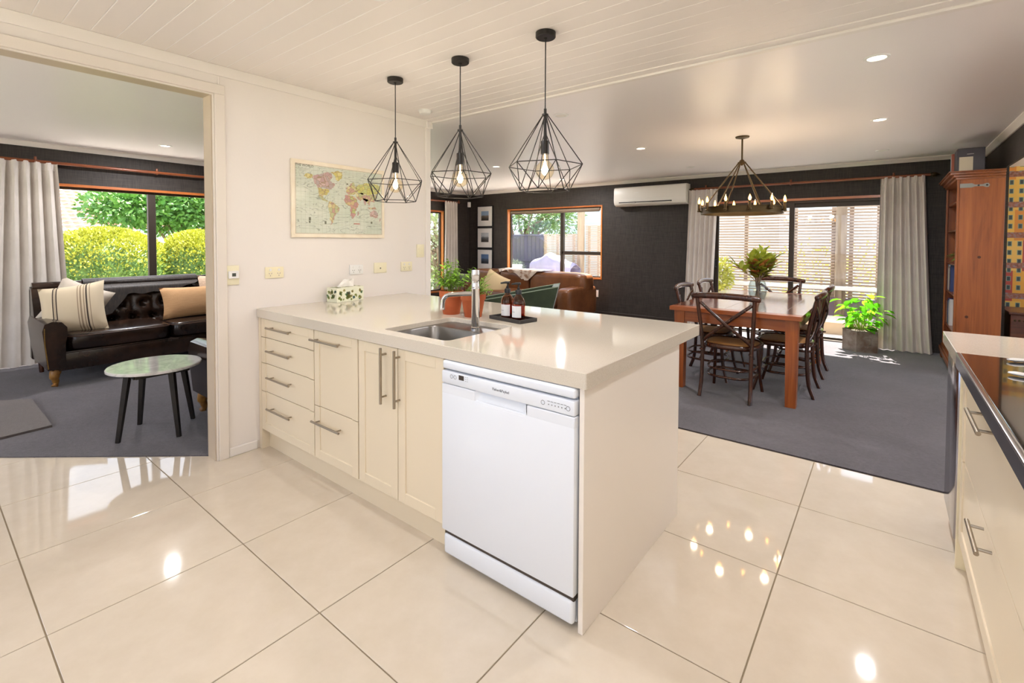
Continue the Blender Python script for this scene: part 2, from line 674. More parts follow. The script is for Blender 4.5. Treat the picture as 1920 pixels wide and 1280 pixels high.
# dining carpet; its edge meets the tiles at y = 2.03
struct(MB().box(XL, XR+0.1, 2.03, YB+0.02, -0.05, 0.006).build('floor_dining', M_carpet), 'dark grey carpet of the dining and living area')
# lounge carpet with its diagonal edge across the doorway
k_ = 0.829
lp = [(-0.1, -0.234), (-0.1, 1.4), (XL, 1.4), (XL, YK), (-2.6, YK), (-2.6, -0.234-2.5*k_)]
struct(MB().prism(lp, -0.05, 0.006).build('floor_lounge', M_carpet), 'dark grey carpet of the lounge')
# carpet strip between the two rooms west of the kitchen wall end
struct(MB().box(-0.1, 0.0, 1.45, 2.03, -0.05, 0.005).build('floor_threshold', M_carpet))

def kitchen_ceiling():
    ce = MB().box(-0.02, XR+0.1, YK, 1.475, ZC+0.0016, ZC+0.08).build('ceiling', M_groove_light)
    struct(ce, 'white tongue and groove board ceiling of the kitchen')
    p = 0.1045
    y = 1.475-0.066
    first = None
    while y > YK:
        a, b = max(y-p, YK), y
        if first is None or b-a < p-1e-4:
            t = MB()
            w = (b-a)/2
            L0, L1 = 0.0, XR
            e, h = 0.0030, 0.0016
            prof = [(-w+0.0015, h), (-w+0.0015, 0.001), (-w+e, 0), (w-e, 0), (w-0.0015, 0.001), (w-0.0015, h)]
            t.prism(prof, L0, L1, 'x')
            o = t.build('ceiling_board', M_board, ce, world=False)
            if first is None:
                first = o
        else:
            o = first.copy()
            C.objects.link(o)
        o.location = (-ce.location.x, (a+b)/2-ce.location.y, ZC-ce.location.z)
        y -= p
    # edge trim between board ceiling and plaster ceiling
    struct(MB().bev(-0.02, XR, 1.405, 1.475, ZC-0.006, ZC+0.004, 0.002, 1).build('trim_1', M_board), 'flat board along the edge of the kitchen ceiling')
    struct(MB().bev(-0.03, XR, 1.475, 1.520, ZC-0.018, ZC+0.002, 0.006, 2).build('trim_2', M_trim), 'white batten between the two ceilings')
kitchen_ceiling()
struct(MB().box(XL-0.1, XR+0.1, 1.478, YB+0.1, ZC, ZC+0.08).build('ceiling_dining', M_ceil), 'smooth pale ceiling over the dining room')
struct(MB().box(XL-0.1, -0.02, YK, 1.478, ZC, ZC+0.08).build('ceiling_lounge', M_ceil), 'smooth pale ceiling over the lounge')

# kitchen wall with the map, opening to the lounge
w = MB()
w.box(-0.1, 0, -0.235, 1.462, 0, ZC+0.006)
w.box(-0.1, 0, -2.75, -0.235, 2.203, ZC+0.006)
w.box(-0.1, 0, YK, -2.75, 0, ZC+0.006)
struct(w.build('wall_kitchen_left', M_cream), 'cream kitchen wall with the wide opening to the lounge')
# casing round the opening, jamb lining, corner bead, skirting, ceiling batten
c_ = MB()
c_.bev(0, 0.016, -0.228, -0.172, 0, 2.203, 0.003, 1)
c_.bev(0, 0.016, -2.80, -0.172, 2.203, 2.259, 0.003, 1)
c_.bev(-0.004, 0.008, -0.238, -0.228, 0, 2.20, 0.002, 1)
c_.bev(-0.004, 0.008, -2.75, -0.228, 2.193, 2.203, 0.002, 1)
struct(c_.build('trim_3', M_jamb), 'cream casing around the lounge opening')
j_ = MB()
j_.box(-0.115, -0.004, -0.2445, -0.235, 0, 2.203)
j_.box(-0.115, -0.004, -2.75, -0.235, 2.1935, 2.203)
struct(j_.build('trim_4', mat('jamb_lining_shaded', '#c9b8a2', 0.4)), 'jamb lining of the lounge opening, coloured tan for shade')  # shade on the inner side is put into this tan
struct(MB().bev(0, 0.012, -0.172, -0.002, 0, 0.055, 0.004, 1).build('baseboard_left', M_trim), 'low white skirting beside the drawers')
struct(MB().bev(0, 0.011, YK, 1.462, ZC-0.062, ZC, 0.002, 1).build('trim_5', M_trim), 'white batten along the top of the kitchen wall')
struct(MB().bev(0, 0.006, -0.206, -0.198, 2.259, ZC-0.062, 0.002, 1).build('trim_6', M_trim), 'thin joint batten above the casing')
struct(MB().bev(-0.03, 0.010, 1.420, 1.475, 0.0, ZC-0.062, 0.004, 2).build('trim_7', M_trim), 'corner bead at the end of the map wall')
struct(MB().bev(-0.03, 0.022, 1.425, 1.490, ZC-0.066, ZC-0.006, 0.004, 2).build('trim_8', M_trim), 'small corner block under the ceiling batten')
# partition between lounge and living area
struct(MB().box(XL, -0.1, 1.36, 1.46, 0, ZC).build('wall_partition', M_grasscloth), 'dark papered wall between lounge and living area')

# outside wall on the left with two windows
W1 = (-1.15, 1.26, 0.55, 1.935)      # y0, y1, z0, z1
W3 = (1.75, 5.52, 0.30, 1.935)  # lengthened out of view to let in more daylight
w = MB()
for y0, y1, z0, z1 in ((YK, W1[0], 0, ZC), (W1[0], W1[1], 0, W1[2]), (W1[0], W1[1], W1[3], ZC), (W1[1], W3[0], 0, ZC),
                       (W3[0], W3[1], 0, W3[2]), (W3[0], W3[1], W3[3], ZC), (W3[1], YB+0.12, 0, ZC)):
    w.box(XL-0.12, XL, y0, y1, z0, z1)
struct(w.build('wall_window_left', M_grasscloth), 'charcoal papered outside wall on the left')
# back wall with window and sliding door
W2 = (-2.98, -0.85, 0.675, 1.965)    # x0, x1, z0, z1
D1 = (1.02, 3.30, 0.0, 1.915)
w = MB()
for x0, x1, z0, z1 in ((XL-0.12, W2[0], 0, ZC), (W2[0], W2[1], 0, W2[2]), (W2[0], W2[1], W2[3], ZC), (W2[1], D1[0], 0, ZC),
                       (D1[0], D1[1], D1[3], ZC), (D1[1], XR+2.6, 0, ZC)):
    w.box(x0, x1, YB, YB+0.12, z0, z1)
struct(w.build('wall_back', M_grasscloth), 'charcoal papered back wall of the dining room')
# right wall with the opening to the papered room
w = MB()
w.box(XR, XR+0.02, 5.09, YB, 0, ZC)
w.box(XR, XR+0.02, 2.05, 5.09, 2.06, ZC)
struct(w.build('wall_right', M_grasscloth), 'charcoal papered right wall above the wide opening')
struct(MB().box(XR, XR+0.1, YK, 2.05, 0, ZC+0.006).build('wall_kitchen_right', M_cream), 'cream kitchen wall behind the cooktop bench')
struct(MB().box(XR+0.1, XR+2.5, 1.95, 2.05, 0, ZC).build('wall_next_front', M_cream))
struct(MB().box(XR+2.5, XR+2.6, 1.95, 2.6, 0, ZC).box(XR+2.5, XR+2.6, 5.6, YB, 0, ZC).box(XR+2.5, XR+2.6, 2.6, 5.6, 2.1, ZC).box(XR+2.5, XR+2.6, 2.6, 5.6, 0, 0.2).build('wall_next_side', M_cream))  # unglazed opening added in this unseen wall to admit daylight
struct(MB().box(XR+0.02, XR+2.6, 2.05, YB, 2.19, 2.27).build('ceiling_next', M_ceil), 'pale ceiling of the room with the house wallpaper')
struct(MB().box(XR+0.1, XR+2.5, 2.035, YB, -0.05, 0.006).build('floor_next', M_carpet))
# wall behind the camera; its two windows are added to bring in daylight
KW = (0.35, 3.75, 0.95, 2.20)  # unseen kitchen window, added for soft light from the front
w = MB()
LW = (-3.5, -0.7, 0.3, 2.1)  # unseen lounge window, added to brighten that room
for x0, x1, z0, z1 in ((XL-0.12, LW[0], 0, ZC), (LW[0], LW[1], 0, LW[2]), (LW[0], LW[1], LW[3], ZC), (LW[1], KW[0], 0, ZC), (KW[0], KW[1], 0, KW[2]), (KW[0], KW[1], KW[3], ZC+0.006), (KW[1], XR+0.1, 0, ZC+0.006)):
    w.box(x0, x1, YK-0.12, YK, z0, z1)
struct(w.build('wall_behind', M_cream), 'cream kitchen wall with windows added for daylight')

# cornices (dining and lounge)
def cornice(name, pts, into):
    """square stopped white scotia along an axis aligned line"""
    (xa, ya), (xb, yb) = pts
    m = MB()
    d = 0.05
    if xa == xb:
        m.prism([(xa, ZC), (xa+into*d, ZC), (xa+into*d, ZC-0.012), (xa+into*0.012, ZC-d), (xa, ZC-d)], ya, yb, 'y')
    else:
        m.prism([(ya, ZC), (ya+into*d, ZC), (ya+into*d, ZC-0.012), (ya+into*0.012, ZC-d), (ya, ZC-d)], xa, xb, 'x')
    struct(m.build(name, M_trim), 'white ceiling cornice')
cornice('trim_9', ((XL, YB), (XR, YB)), -1)
cornice('trim_10', ((XR, 1.53), (XR, YB-0.05)), -1)
cornice('trim_11', ((XL, 1.46), (XL, YB-0.05)), 1)
cornice('trim_12', ((XL, YK), (XL, 1.36)), 1)
cornice('trim_13', ((XL+0.05, 1.36), (-0.1, 1.36)), -1)
struct(MB().bev(XL, 1.0, YB-0.014, YB, 0.006, 0.09, 0.003, 1).build('baseboard_back', mat('dark_skirting', '#3a322d', 0.4)), 'dark skirting under the back window')

# ---------------------------------------------------------------- windows and sliding door
def win_x(name, x0, x1, z0, z1, y, label, mullions=(), transoms=(), lining=True):
    """window in a wall of constant y (inside face y, wall goes to y+0.12)"""
    o = MB().frame(x0, x1, z0, z1, y+0.055, y+0.105, 0.032).build(name, M_alum)
    struct(o, label)
    xs = [x0+0.032]+[m for m in mullions]+[x1-0.032]
    for m in mullions:
        MB().bev(m-0.036, m+0.036, y+0.045, y+0.105, z0+0.03, z1-0.03, 0.004, 1).build('mullion', M_alum, o)
    for (a, b, z) in transoms:
        MB().bev(a, b, y+0.045, y+0.105, z-0.032, z+0.032, 0.004, 1).build('transom', M_alum, o)
    for a, b in zip(xs[:-1], xs[1:]):
        zz = [z0+0.032]+[t[2] for t in transoms if t[0] <= (a+b)/2 <= t[1]]+[z1-0.032]
        for c, d in zip(zz[:-1], zz[1:]):
            MB().box(a, b, y+0.078, y+0.083, c, d).build('pane', M_pane, o)
    if lining:
        l = MB()
        l.box(x0-0.014, x1+0.014, y-0.012, y+0.07, z1-0.006, z1+0.020)
        l.box(x0-0.014, x1+0.014, y-0.012, y+0.07, z0-0.020, z0+0.006)
        l.build('timber_lining', M_rimu, o)['label'] = 'reddish timber head and sill'
        l = MB()
        l.box(x0-0.014, x0+0.010, y-0.012, y+0.07, z0+0.006, z1-0.006)
        l.box(x1-0.010, x1+0.014, y-0.012, y+0.07, z0+0.006, z1-0.006)
        l.build('timber_jamb', M_rimu_z, o)['label'] = 'orange timber side lining'
    return o
def win_y(name, y0, y1, z0, z1, x, label, mullions=(), lining=True):
    """window in the left wall (inside face x, wall goes to x-0.12)"""
    def F(m_, y0, y1, z0, z1, w):
        m_.box(x-0.105, x-0.055, y0, y0+w, z0, z1); m_.box(x-0.105, x-0.055, y1-w, y1, z0, z1)
        m_.box(x-0.105, x-0.055, y0+w, y1-w, z0, z0+w); m_.box(x-0.105, x-0.055, y0+w, y1-w, z1-w, z1)
        return m_
    o = F(MB(), y0, y1, z0, z1, 0.034).build(name, M_alum)
    struct(o, label)
    ys = [y0+0.034]+list(mullions)+[y1-0.034]
    for m in mullions:
        MB().bev(x-0.105, x-0.045, m-0.04, m+0.04, z0+0.03, z1-0.03, 0.004, 1).build('mullion', M_alum, o)
    for a, b in zip(ys[:-1], ys[1:]):
        MB().box(x-0.083, x-0.078, a, b, z0+0.034, z1-0.034).build('pane', M_pane, o)
    l = MB()
    l.box(x-0.07, x+0.012, y0-0.014, y1+0.014, z1-0.006, z1+0.022)
    l.box(x-0.07, x+0.012, y0-0.014, y1+0.014, z0-0.022, z0+0.006)
    l.build('timber_lining', wood('rimu_trim_y', '#8e4a22', '#b4652f', '#c87c40', axis=1, rough=0.3), o)
    l = MB()
    l.box(x-0.07, x+0.012, y0-0.014, y0+0.012, z0+0.006, z1-0.006)
    l.box(x-0.07, x+0.012, y1-0.012, y1+0.014, z0+0.006, z1-0.006)
    l.build('timber_jamb', M_rimu_z, o)
    return o
win_y('window_1', W1[0], W1[1], W1[2], W1[3], XL, 'wide lounge window in dark frame looking onto the hedge', mullions=(0.557,))
win_x('window_2', W2[0], W2[1], W2[2], W2[3], YB, 'living room window with one opening sash above the brown sofa', mullions=(-1.71,), transoms=((-1.71, W2[1], 1.12),))
win_y('window_3', W3[0], W3[1], W3[2], W3[3], XL, 'window at the end of the map wall beside a curtain', mullions=(3.0, 4.25))
win_x('window_4', KW[0], KW[1], KW[2], KW[3], YK-0.12, 'added kitchen window behind the viewer for daylight', mullions=(2.0,), lining=False)

win_x('window_5', LW[0], LW[1], LW[2], LW[3], YK-0.12, 'added lounge window outside the view for daylight', mullions=(-2.1,), lining=False)
def sliding_door():
    x0, x1, z1, y = D1[0], D1[1], D1[3], YB
    o = MB().box(x0, x0+0.04, y+0.02, y+0.115, 0, z1).box(x1-0.04, x1, y+0.02, y+0.115, 0, z1).box(x0, x1, y+0.02, y+0.115, z1-0.035, z1).box(x0, x1, y-0.01, y+0.115, -0.01, 0.018).build('door_1', M_alum)
    struct(o, 'dark framed glass sliding door to the deck')
    xm = 2.094
    for a, b, ya in ((x0+0.04, xm+0.03, y+0.035), (xm-0.035, x1-0.04, y+0.075)):
        l = MB()
        l.frame(a, b, 0.018, z1-0.035, ya, ya+0.032, 0.062)
        l.v = [(v[0], v[1], 0.045) if abs(v[2]-0.080) < 1e-6 else v for v in l.v]
        lf = l.build('door_leaf', M_alum, o)
        MB().box(a+0.062, b-0.062, ya+0.013, ya+0.019, 0.045, z1-0.097).build('pane', M_pane, lf)
        if a < 1.3:
            h = MB().bev(a+0.012, a+0.048, ya-0.012, ya, 0.93, 1.09, 0.004, 1)
            h.tube([(a+0.03, ya-0.01, 0.95), (a+0.03, ya-0.045, 0.965), (a+0.03, ya-0.045, 1.055), (a+0.03, ya-0.01, 1.07)], 0.009, 8)
            h.build('handle', M_blackplastic, lf)
    l = MB().box(x0-0.02, x1+0.02, y-0.014, y+0.03, z1-0.004, z1+0.028)
    l.build('timber_lining', M_rimu, o)['label'] = 'reddish timber head lining'
sliding_door()
# roller blind at the head of the back window
t = thing('roller_blind', 'rolled up grey blind at the head of the living room window', 'blind', (-1.915, YB+0.01, 1.87))
MB().cyl((-2.93, YB+0.022, 1.915), (-0.90, YB+0.022, 1.915), 0.026, 16).build('roll', mat('blind_cloth', '#8a7a68', 0.8), t, smooth=40)
MB().bev(-2.93, -0.90, YB+0.008, YB+0.020, 1.872, 1.892, 0.003, 1).build('bottom_bar', mat('blind_bar', '#6d6052', 0.6), t)

# ------------------------------------------------------------------ kitchen island
def bar_handle(p0, p1, out, parent, r=0.006, off=0.032, inset=0.032, world=True):
    """round bar handle between p0 and p1, standing off along vector out"""
    p0, p1, out = Vector(p0), Vector(p1), Vector(out)
    d = (p1-p0).normalized()
    m = MB()
    m.cyl(p0+out*off, p1+out*off, r, 12)
    for q in (p0+d*inset, p1-d*inset):
        m.cyl(q, q+out*off, r*0.75, 8)
    return m.build('handle', M_nickel, parent, smooth=40, world=world)
def shaker(x0, x1, z0, z1, y, sides='LRTB', rail=0.05, th=0.018):
    """shaker front facing -y: slab, raised stiles/rails on the named sides"""
    m = MB()
    m.box(x0, x1, y+0.006, y+th, z0, z1)
    a, b, c, d = x0, x1, z0, z1
    e = 0.0015
    if 'L' in sides:
        m.bev(x0, x0+rail, y, y+0.008, z0, z1, e, 1); a += rail
    if 'R' in sides:
        m.bev(x1-rail, x1, y, y+0.008, z0, z1, e, 1); b -= rail
    if 'T' in sides:
        m.bev(a-0.001, b+0.001, y, y+0.008, z1-rail, z1, e, 1)
    if 'B' in sides:
        m.bev(a-0.001, b+0.001, y, y+0.008, z0, z0+rail, e, 1)
    return m
YF = 0.0127
def island():
    G = (0, -1, 0)
    # drawer unit
    t = thing('drawer_cabinet', 'cream drawer unit with four bar handled drawers beside the wall', 'cabinet', (0.35, 0.3, 0))
    MB().box(0.034, 0.668, YF+0.02, 0.60, 0.125, 0.845).build('body', M_cab, t)
    MB().box(0.002, 0.034, YF, 0.60, 0.0, 0.845).build('side_panel', M_cab, t)
    zs = [(0.724, 0.840, 'LRT'), (0.560, 0.720, 'LR'), (0.380, 0.556, 'LR'), (0.130, 0.376, 'LRB')]
    hz = [0.795, 0.652, 0.487, 0.292]
    for (a, b, sd), h in zip(zs, hz):
        d = shaker(0.037, 0.666, a, b, YF, sd).build('drawer', M_cab, t)
        bar_handle((0.165, YF, h), (0.445, YF, h), G, d)
    # pull-out unit
    t = thing('pull_out_cabinet', 'narrow cream cabinet with tall front and handled lower drawer', 'cabinet', (0.88, 0.3, 0))
    MB().box(0.671, 1.085, YF+0.02, 0.60, 0.125, 0.845).build('body', M_cab, t)
    d = shaker(0.674, 1.082, 0.424, 0.840, YF, 'LRT').build('front', M_cab, t)
    bar_handle((0.680, YF, 0.792), (0.955, YF, 0.792), G, d)
    d = shaker(0.674, 1.082, 0.130, 0.420, YF, 'LRB').build('drawer', M_cab, t)
    bar_handle((0.690, YF, 0.342), (0.960, YF, 0.342), G, d)
    # sink unit
    t = thing('sink_cabinet', 'cream double door cabinet under the sink with long upright handles', 'cabinet', (1.39, 0.3, 0))
    m = MB().box(1.088, 1.106, YF+0.02, 0.60, 0.125, 0.845).box(1.686, 1.704, YF+0.02, 0.60, 0.125, 0.845)
    m.box(1.106, 1.686, 0.582, 0.60, 0.125, 0.845).box(1.106, 1.686, YF+0.02, 0.582, 0.125, 0.143)
    m.build('body', M_cab, t)
    for a, b, hx in ((1.091, 1.396, 1.312), (1.400, 1.701, 1.412)):
        d = shaker(a, b, 0.130, 0.840, YF, 'LRTB').build('door', M_cab, t)
        bar_handle((hx, YF, 0.835), (hx, YF, 0.572), G, d, r=0.0068)
    o = MB().box(0.034, 1.706, 0.062, 0.080, 0.0, 0.125).build('kickboard', M_cab)
    tag(o, 'cream kickboard under the island cabinets', 'kickboard')
    # end panel and back panel
    o = MB().bev(2.3567, 2.3755, YF, 0.9363, 0, 0.845, 0.0012, 1).build('end_panel', M_cabpanel)
    tag(o, 'plain cream end panel of the island beside the dishwasher', 'panel')
    o = MB().box(0.002, 2.3567, 0.915, 0.9355, 0, 0.845).build('back_panel', M_cabpanel)
    tag(o, 'plain cream panel along the dining side of the island', 'panel')
    # dishwasher
    t = thing('dishwasher', 'white freestanding dishwasher under the end of the island', 'dishwasher', (2.03, 0.28, 0))
    x0, x1 = 1.712, 2.350
    MB().box(x0+0.012, x1-0.008, 0.03, 0.58, 0.02, 0.842).build('body', M_white, t)
    MB().bev(x0, x1, -0.006, 0.05, 0.806, 0.842, 0.010, 3).build('lid', M_white, t, smooth=40)
    # control panel and door with scooped handle
    cp = MB().bev(x0, x1, -0.008, 0.03, 0.748, 0.800, 0.005, 2).build('control_panel', M_white, t, smooth=40)
    d = MB()
    hx0, hx1, hz0 = 1.90, 2.150, 0.712
    d.bev(x0, x1, -0.008, 0.03, 0.128, hz0, 0.005, 2)
    d.bev(x0, hx0, -0.008, 0.03, hz0-0.006, 0.746, 0.003, 1)
    d.bev(hx1, x1, -0.008, 0.03, hz0-0.006, 0.746, 0.003, 1)
    do = d.build('door', M_white, t, smooth=40)
    h = MB()
    def scoop(u, v):
        x = hx0+(hx1-hx0)*u
        e = min(1, min(u, 1-u)*9)
        z = hz0-0.012+(0.748-hz0+0.012)*v
        return (x, -0.0085+0.026*(v**0.7)*(e**0.6), z)
    h.grid(scoop, 24, 8)
    h.build('handle_recess', M_white, do, smooth=60)
    k = MB()
    k.bev(x0+0.004, x1-0.004, -0.004, 0.03, 0.024, 0.112, 0.014, 3)
    k.build('toe_panel', M_white, t, smooth=40)
    MB().box(x0+0.008, x1-0.004, 0.004, 0.03, 0.108, 0.130).build('gap', M_dkgrey, t)
    # display, buttons and lettering on the control panel
    MB().box(1.811, 1.839, -0.0088, -0.0075, 0.776, 0.795).build('display', mat('display', '#3d3029', 0.3), cp)
    Mprint = mat('grey_print', '#8b8d92', 0.5)
    for x in (1.770, 1.790, 2.222, 2.337-0.012):
        r = MB()
        r.tube([(x+0.0075*math.cos(a*PI/8), -0.0085, 0.774+(0.008 if x < 2 else -0.002)+0.0075*math.sin(a*PI/8)) for a in range(16)], 0.0010, 4, closed=True)
        r.build('button', Mprint, cp)
    for i in range(6):
        x = 2.246+i*0.0135
        MB().box(x-0.002, x+0.002, -0.0088, -0.0075, 0.768, 0.772).build('indicator', Mprint, cp)
        MB().box(x-0.005, x+0.005, -0.0088, -0.0075, 0.780, 0.782).build('indicator_caption', Mprint, cp)
    for i in range(2):
        for j in range(3):
            MB().box(1.846+i*0.010, 1.851+i*0.010, -0.0088, -0.0075, 0.776+j*0.008, 0.7775+j*0.008).build('indicator_caption', Mprint, cp)
    text_mesh('logo', 'Fisher&Paykel', 0.0145, mat('logo_print', '#5d6068', 0.4), T(2.03, -0.0085, 0.774) @ RX(PI/2), cp)
island()

def worktop():
    L, D, z0, z1 = 2.3886, 1.2075, 0.8456, 0.900
    sx0, sx1, sy0, sy1 = 1.205, 1.660, 0.072, 0.548     # sink cut-out
    bm = bmesh.new()
    def ring(x0, x1, y0, y1, r, n, z):
        vs = []
        for cx, cy, a0 in ((x1-r, y1-r, 0), (x0+r, y1-r, 90), (x0+r, y0+r, 180), (x1-r, y0+r, 270)):
            for k in range(n+1):
                a = R(a0+90*k/n)
                vs.append(bm.verts.new((cx+r*math.cos(a), cy+r*math.sin(a), z)))
        return vs
    n = 5
    for z in (z0, z1):
        pass
    b = 0.002
    ot = ring(0.001+b, L-b, 0+b, D-b, 0.004, n, z1)
    om = ring(0.001, L, 0, D, 0.005, n, z1-b)
    ob = ring(0.001, L, 0, D, 0.005, n, z0)
    it = ring(sx0-b, sx1+b, sy0-b, sy1+b, 0.035, n, z1)
    im = ring(sx0, sx1, sy0, sy1, 0.034, n, z1-b)
    ib = ring(sx0, sx1, sy0, sy1, 0.034, n, z0+0.02)
    ib2 = ring(sx0, sx1, sy0, sy1, 0.034, n, z0)
    N = len(ot)
    for a, c in ((ot, om), (om, ob), (it, ot), (im, it), (ib, im), (ib2, ib), (ob, ib2)):
        for i in range(N):
            j = (i+1) % N
            bm.faces.new((a[i], a[j], c[j], c[i]))
    bmesh.ops.recalc_face_normals(bm, faces=bm.faces[:])
    me = bpy.data.meshes.new('worktop')
    bm.to_mesh(me)
    bm.free()
    me.materials.append(M_stone)
    o = bpy.data.objects.new('island_worktop', me)
    C.objects.link(o)
    tag(o, 'speckled cream stone worktop of the island with a sink cut out', 'worktop')
    # sink: flange, bowl with rounded corners, tap ledge, waste
    t = thing('sink', 'square stainless steel sink set into the island worktop', 'sink', (1.43, 0.3, 0.66))
    bm = bmesh.new()
    def rr(x0, x1, y0, y1, r, z):
        return ring2(bm, x0, x1, y0, y1, r, z)
    def ring2(bm, x0, x1, y0, y1, r, z, n=6):
        vs = []
        for cx, cy, a0 in ((x1-r, y1-r, 0), (x0+r, y1-r, 90), (x0+r, y0+r, 180), (x1-r, y0+r, 270)):
            for k in range(n+1):
                a = R(a0+90*k/n)
                vs.append(bm.verts.new((cx+r*math.cos(a), cy+r*math.sin(a), z)))
        return vs
    zt = z1-0.024
    bx0, bx1, by0, by1 = 1.222, 1.640, 0.088, 0.400
    rings = [rr(sx0+0.001, sx1-0.001, sy0+0.001, sy1-0.001, 0.033, zt-0.004), rr(sx0+0.001, sx1-0.001, sy0+0.001, sy1-0.001, 0.033, zt),
             rr(bx0, bx1, by0, by1, 0.05, zt), rr(bx0+0.004, bx1-0.004, by0+0.004, by1-0.004, 0.05, zt-0.006),
             rr(bx0+0.010, bx1-0.010, by0+0.010, by1-0.010, 0.05, zt-0.15), rr(bx0+0.035, bx1-0.035, by0+0.035, by1-0.035, 0.04, zt-0.175)]
    for a, c in zip(rings[:-1], rings[1:]):
        for i in range(len(a)):
            j = (i+1) % len(a)
            bm.faces.new((a[i], a[j], c[j], c[i]))
    bm.faces.new(rings[-1])
    bmesh.ops.recalc_face_normals(bm, faces=bm.faces[:])
    for f in bm.faces:
        f.normal_flip()
    me = bpy.data.meshes.new('bowl')
    bm.to_mesh(me)
    bm.free()
    me.shade_smooth()
    me.set_sharp_from_angle(angle=R(40))
    me.transform(Matrix.Translation((-1.43, -0.3, -0.66)))
    me.materials.append(M_steel)
    b_ = bpy.data.objects.new('bowl', me)
    C.objects.link(b_)
    b_.parent = t
    MB().lathe([(0, zt-0.176), (0.036, zt-0.174), (0.042, zt-0.171), (0.045, zt-0.175)], 24, (1.43, 0.245, 0)).build('waste', M_chrome, t, smooth=40)
    # overflow slots
    sl = MB()
    for i in range(4):
        sl.bev(1.6295, 1.6315, 0.20+i*0.012, 0.206+i*0.012, zt-0.052, zt-0.026, 0.0008, 1)
    sl.build('overflow_slots', mat('slot_dark', '#d8d5d0', 0.3, metal=1.0), t)
    # tap on the ledge
    t = thing('mixer_tap', 'chrome mixer tap with angled spout behind the sink', 'tap', (1.482, 0.450, zt))
    x, y = 1.482, 0.450
    MB().lathe([(0, zt), (0.026, zt), (0.026, zt+0.012), (0.0215, zt+0.016), (0.0215, 1.085), (0.0225, 1.087), (0.0225, 1.092), (0.0215, 1.094),
                (0.0215, 1.150), (0.0225, 1.152), (0.0225, 1.165), (0.021, 1.186), (0.0, 1.188)], 28, (x, y, 0)).build('body', M_chrome, t, smooth=35)
    dr = Vector((-0.97, -0.24, 0)).normalized()
    s0 = Vector((x, y, 1.062))
    pts = [s0, s0+dr*0.06+Vector((0, 0, -0.003)), s0+dr*0.155+Vector((0, 0, -0.012)), s0+dr*0.178+Vector((0, 0, -0.020)), s0+dr*0.194+Vector((0, 0, -0.036)), s0+dr*0.200+Vector((0, 0, -0.058)), s0+dr*0.202+Vector((0, 0, -0.085))]
    MB().tube(pts, 0.0125, 16).build('spout', M_chrome, t, smooth=50)
    MB().cyl(pts[-1], pts[-1]+Vector((0, 0, -0.010)), 0.0135, 16).build('aerator', M_chrome, t, smooth=40)
    lv = Vector((-0.80, 0.60, 0)).normalized()
    MB().tube([Vector((x, y, 1.160)), Vector((x, y, 1.160))+lv*0.10+Vector((0, 0, 0.006))], [0.0045, 0.0035], 10).build('lever', M_chrome, t, smooth=40)
worktop()

# ------------------------------------------------------------------ things on the island
def tissue_box():
    t = thing('tissue_box', 'leaf patterned tissue box standing against the map wall', 'tissue box', (0.078, 0.590, 0.9))
    Mx = T(0.078, 0.590, 0.9) @ RZ(R(6))
    MB().bev(-0.056, 0.056, -0.118, 0.118, 0, 0.102, 0.002, 1, Mx).build('carton', mat('pale_card', '#e9ead2', 0.5), t)
    ca = t.children[0]
    rnd = random.Random(14)
    prints = [MB(), MB(), MB(), MB()]
    def blade(mb, P, ang, l, w):
        pts = []
        for q in range(10):
            f = q/9
            pts.append((l*f, w*math.sin(PI*f)**0.8))
        pts += [(p[0], -p[1]) for p in reversed(pts[1:-1])]
        ca_, sa = math.cos(ang), math.sin(ang)
        vs = [P(x*ca_-y*sa, x*sa+y*ca_) for x, y in pts]
        mb.add(vs, [tuple(range(len(vs)))], Mx)
    faces = [(lambda u, v, a, b: (0.0565, a+u, b+v), 0.118, 0.236), (lambda u, v, a, b: (a*0.47+u, -0.1185, b+v), 0.053, 0.112), (lambda u, v, a, b: (b-0.051+u, a+v, 0.1025), 0.118, 0.236)]
    for fn, hw, wd in faces:
        for i in range(30 if hw > 0.1 else 14):
            a0 = rnd.uniform(-hw*0.86, hw*0.86) if hw > 0.1 else rnd.uniform(-0.085, 0.085)
            b0 = rnd.uniform(0.014, 0.088)
            an = rnd.uniform(0, 2*PI)
            c = rnd.choice((0, 0, 0, 1, 2, 2, 3))
            for d_ in (-0.55, 0.0, 0.55):
                l = rnd.uniform(0.017, 0.027)
                ex, ey = a0+l*math.cos(an+d_), b0+l*math.sin(an+d_)
                lim = 0.116 if hw > 0.1 else 0.1
                if not (0.004 < ey < 0.098) or abs(ex) > lim:
                    continue
                blade(prints[c], lambda u, v, a0=a0, b0=b0, fn=fn: fn(u, v, a0, b0), an+d_, l, 0.0055)
    for mb, c in zip(prints, ('#87924a', '#44645a', '#a89f66', '#5f8458')):
        mb.build('leaf_print', mat('leaf_print_'+c.strip('#'), c, 0.5), ca)['kind'] = 'stuff'
    m = MB()
    rnd = random.Random(3)
    for q in range(3):
        a = q*0.9-0.5
        def fn(u, v, a=a):
            return (0.03*(u-0.5)*math.cos(a)+0.012*math.sin(5*u+a)*v, (u-0.5)*0.13*(1-0.75*v)+0.022*v*(q+0.6), 0.100+0.052*v+0.004*math.sin(9*u)*v)
        m.grid(fn, 10, 5, Mx)
    m.build('tissue', mat('tissue_paper', '#f3efe9', 0.9), t, smooth=60)
tissue_box()

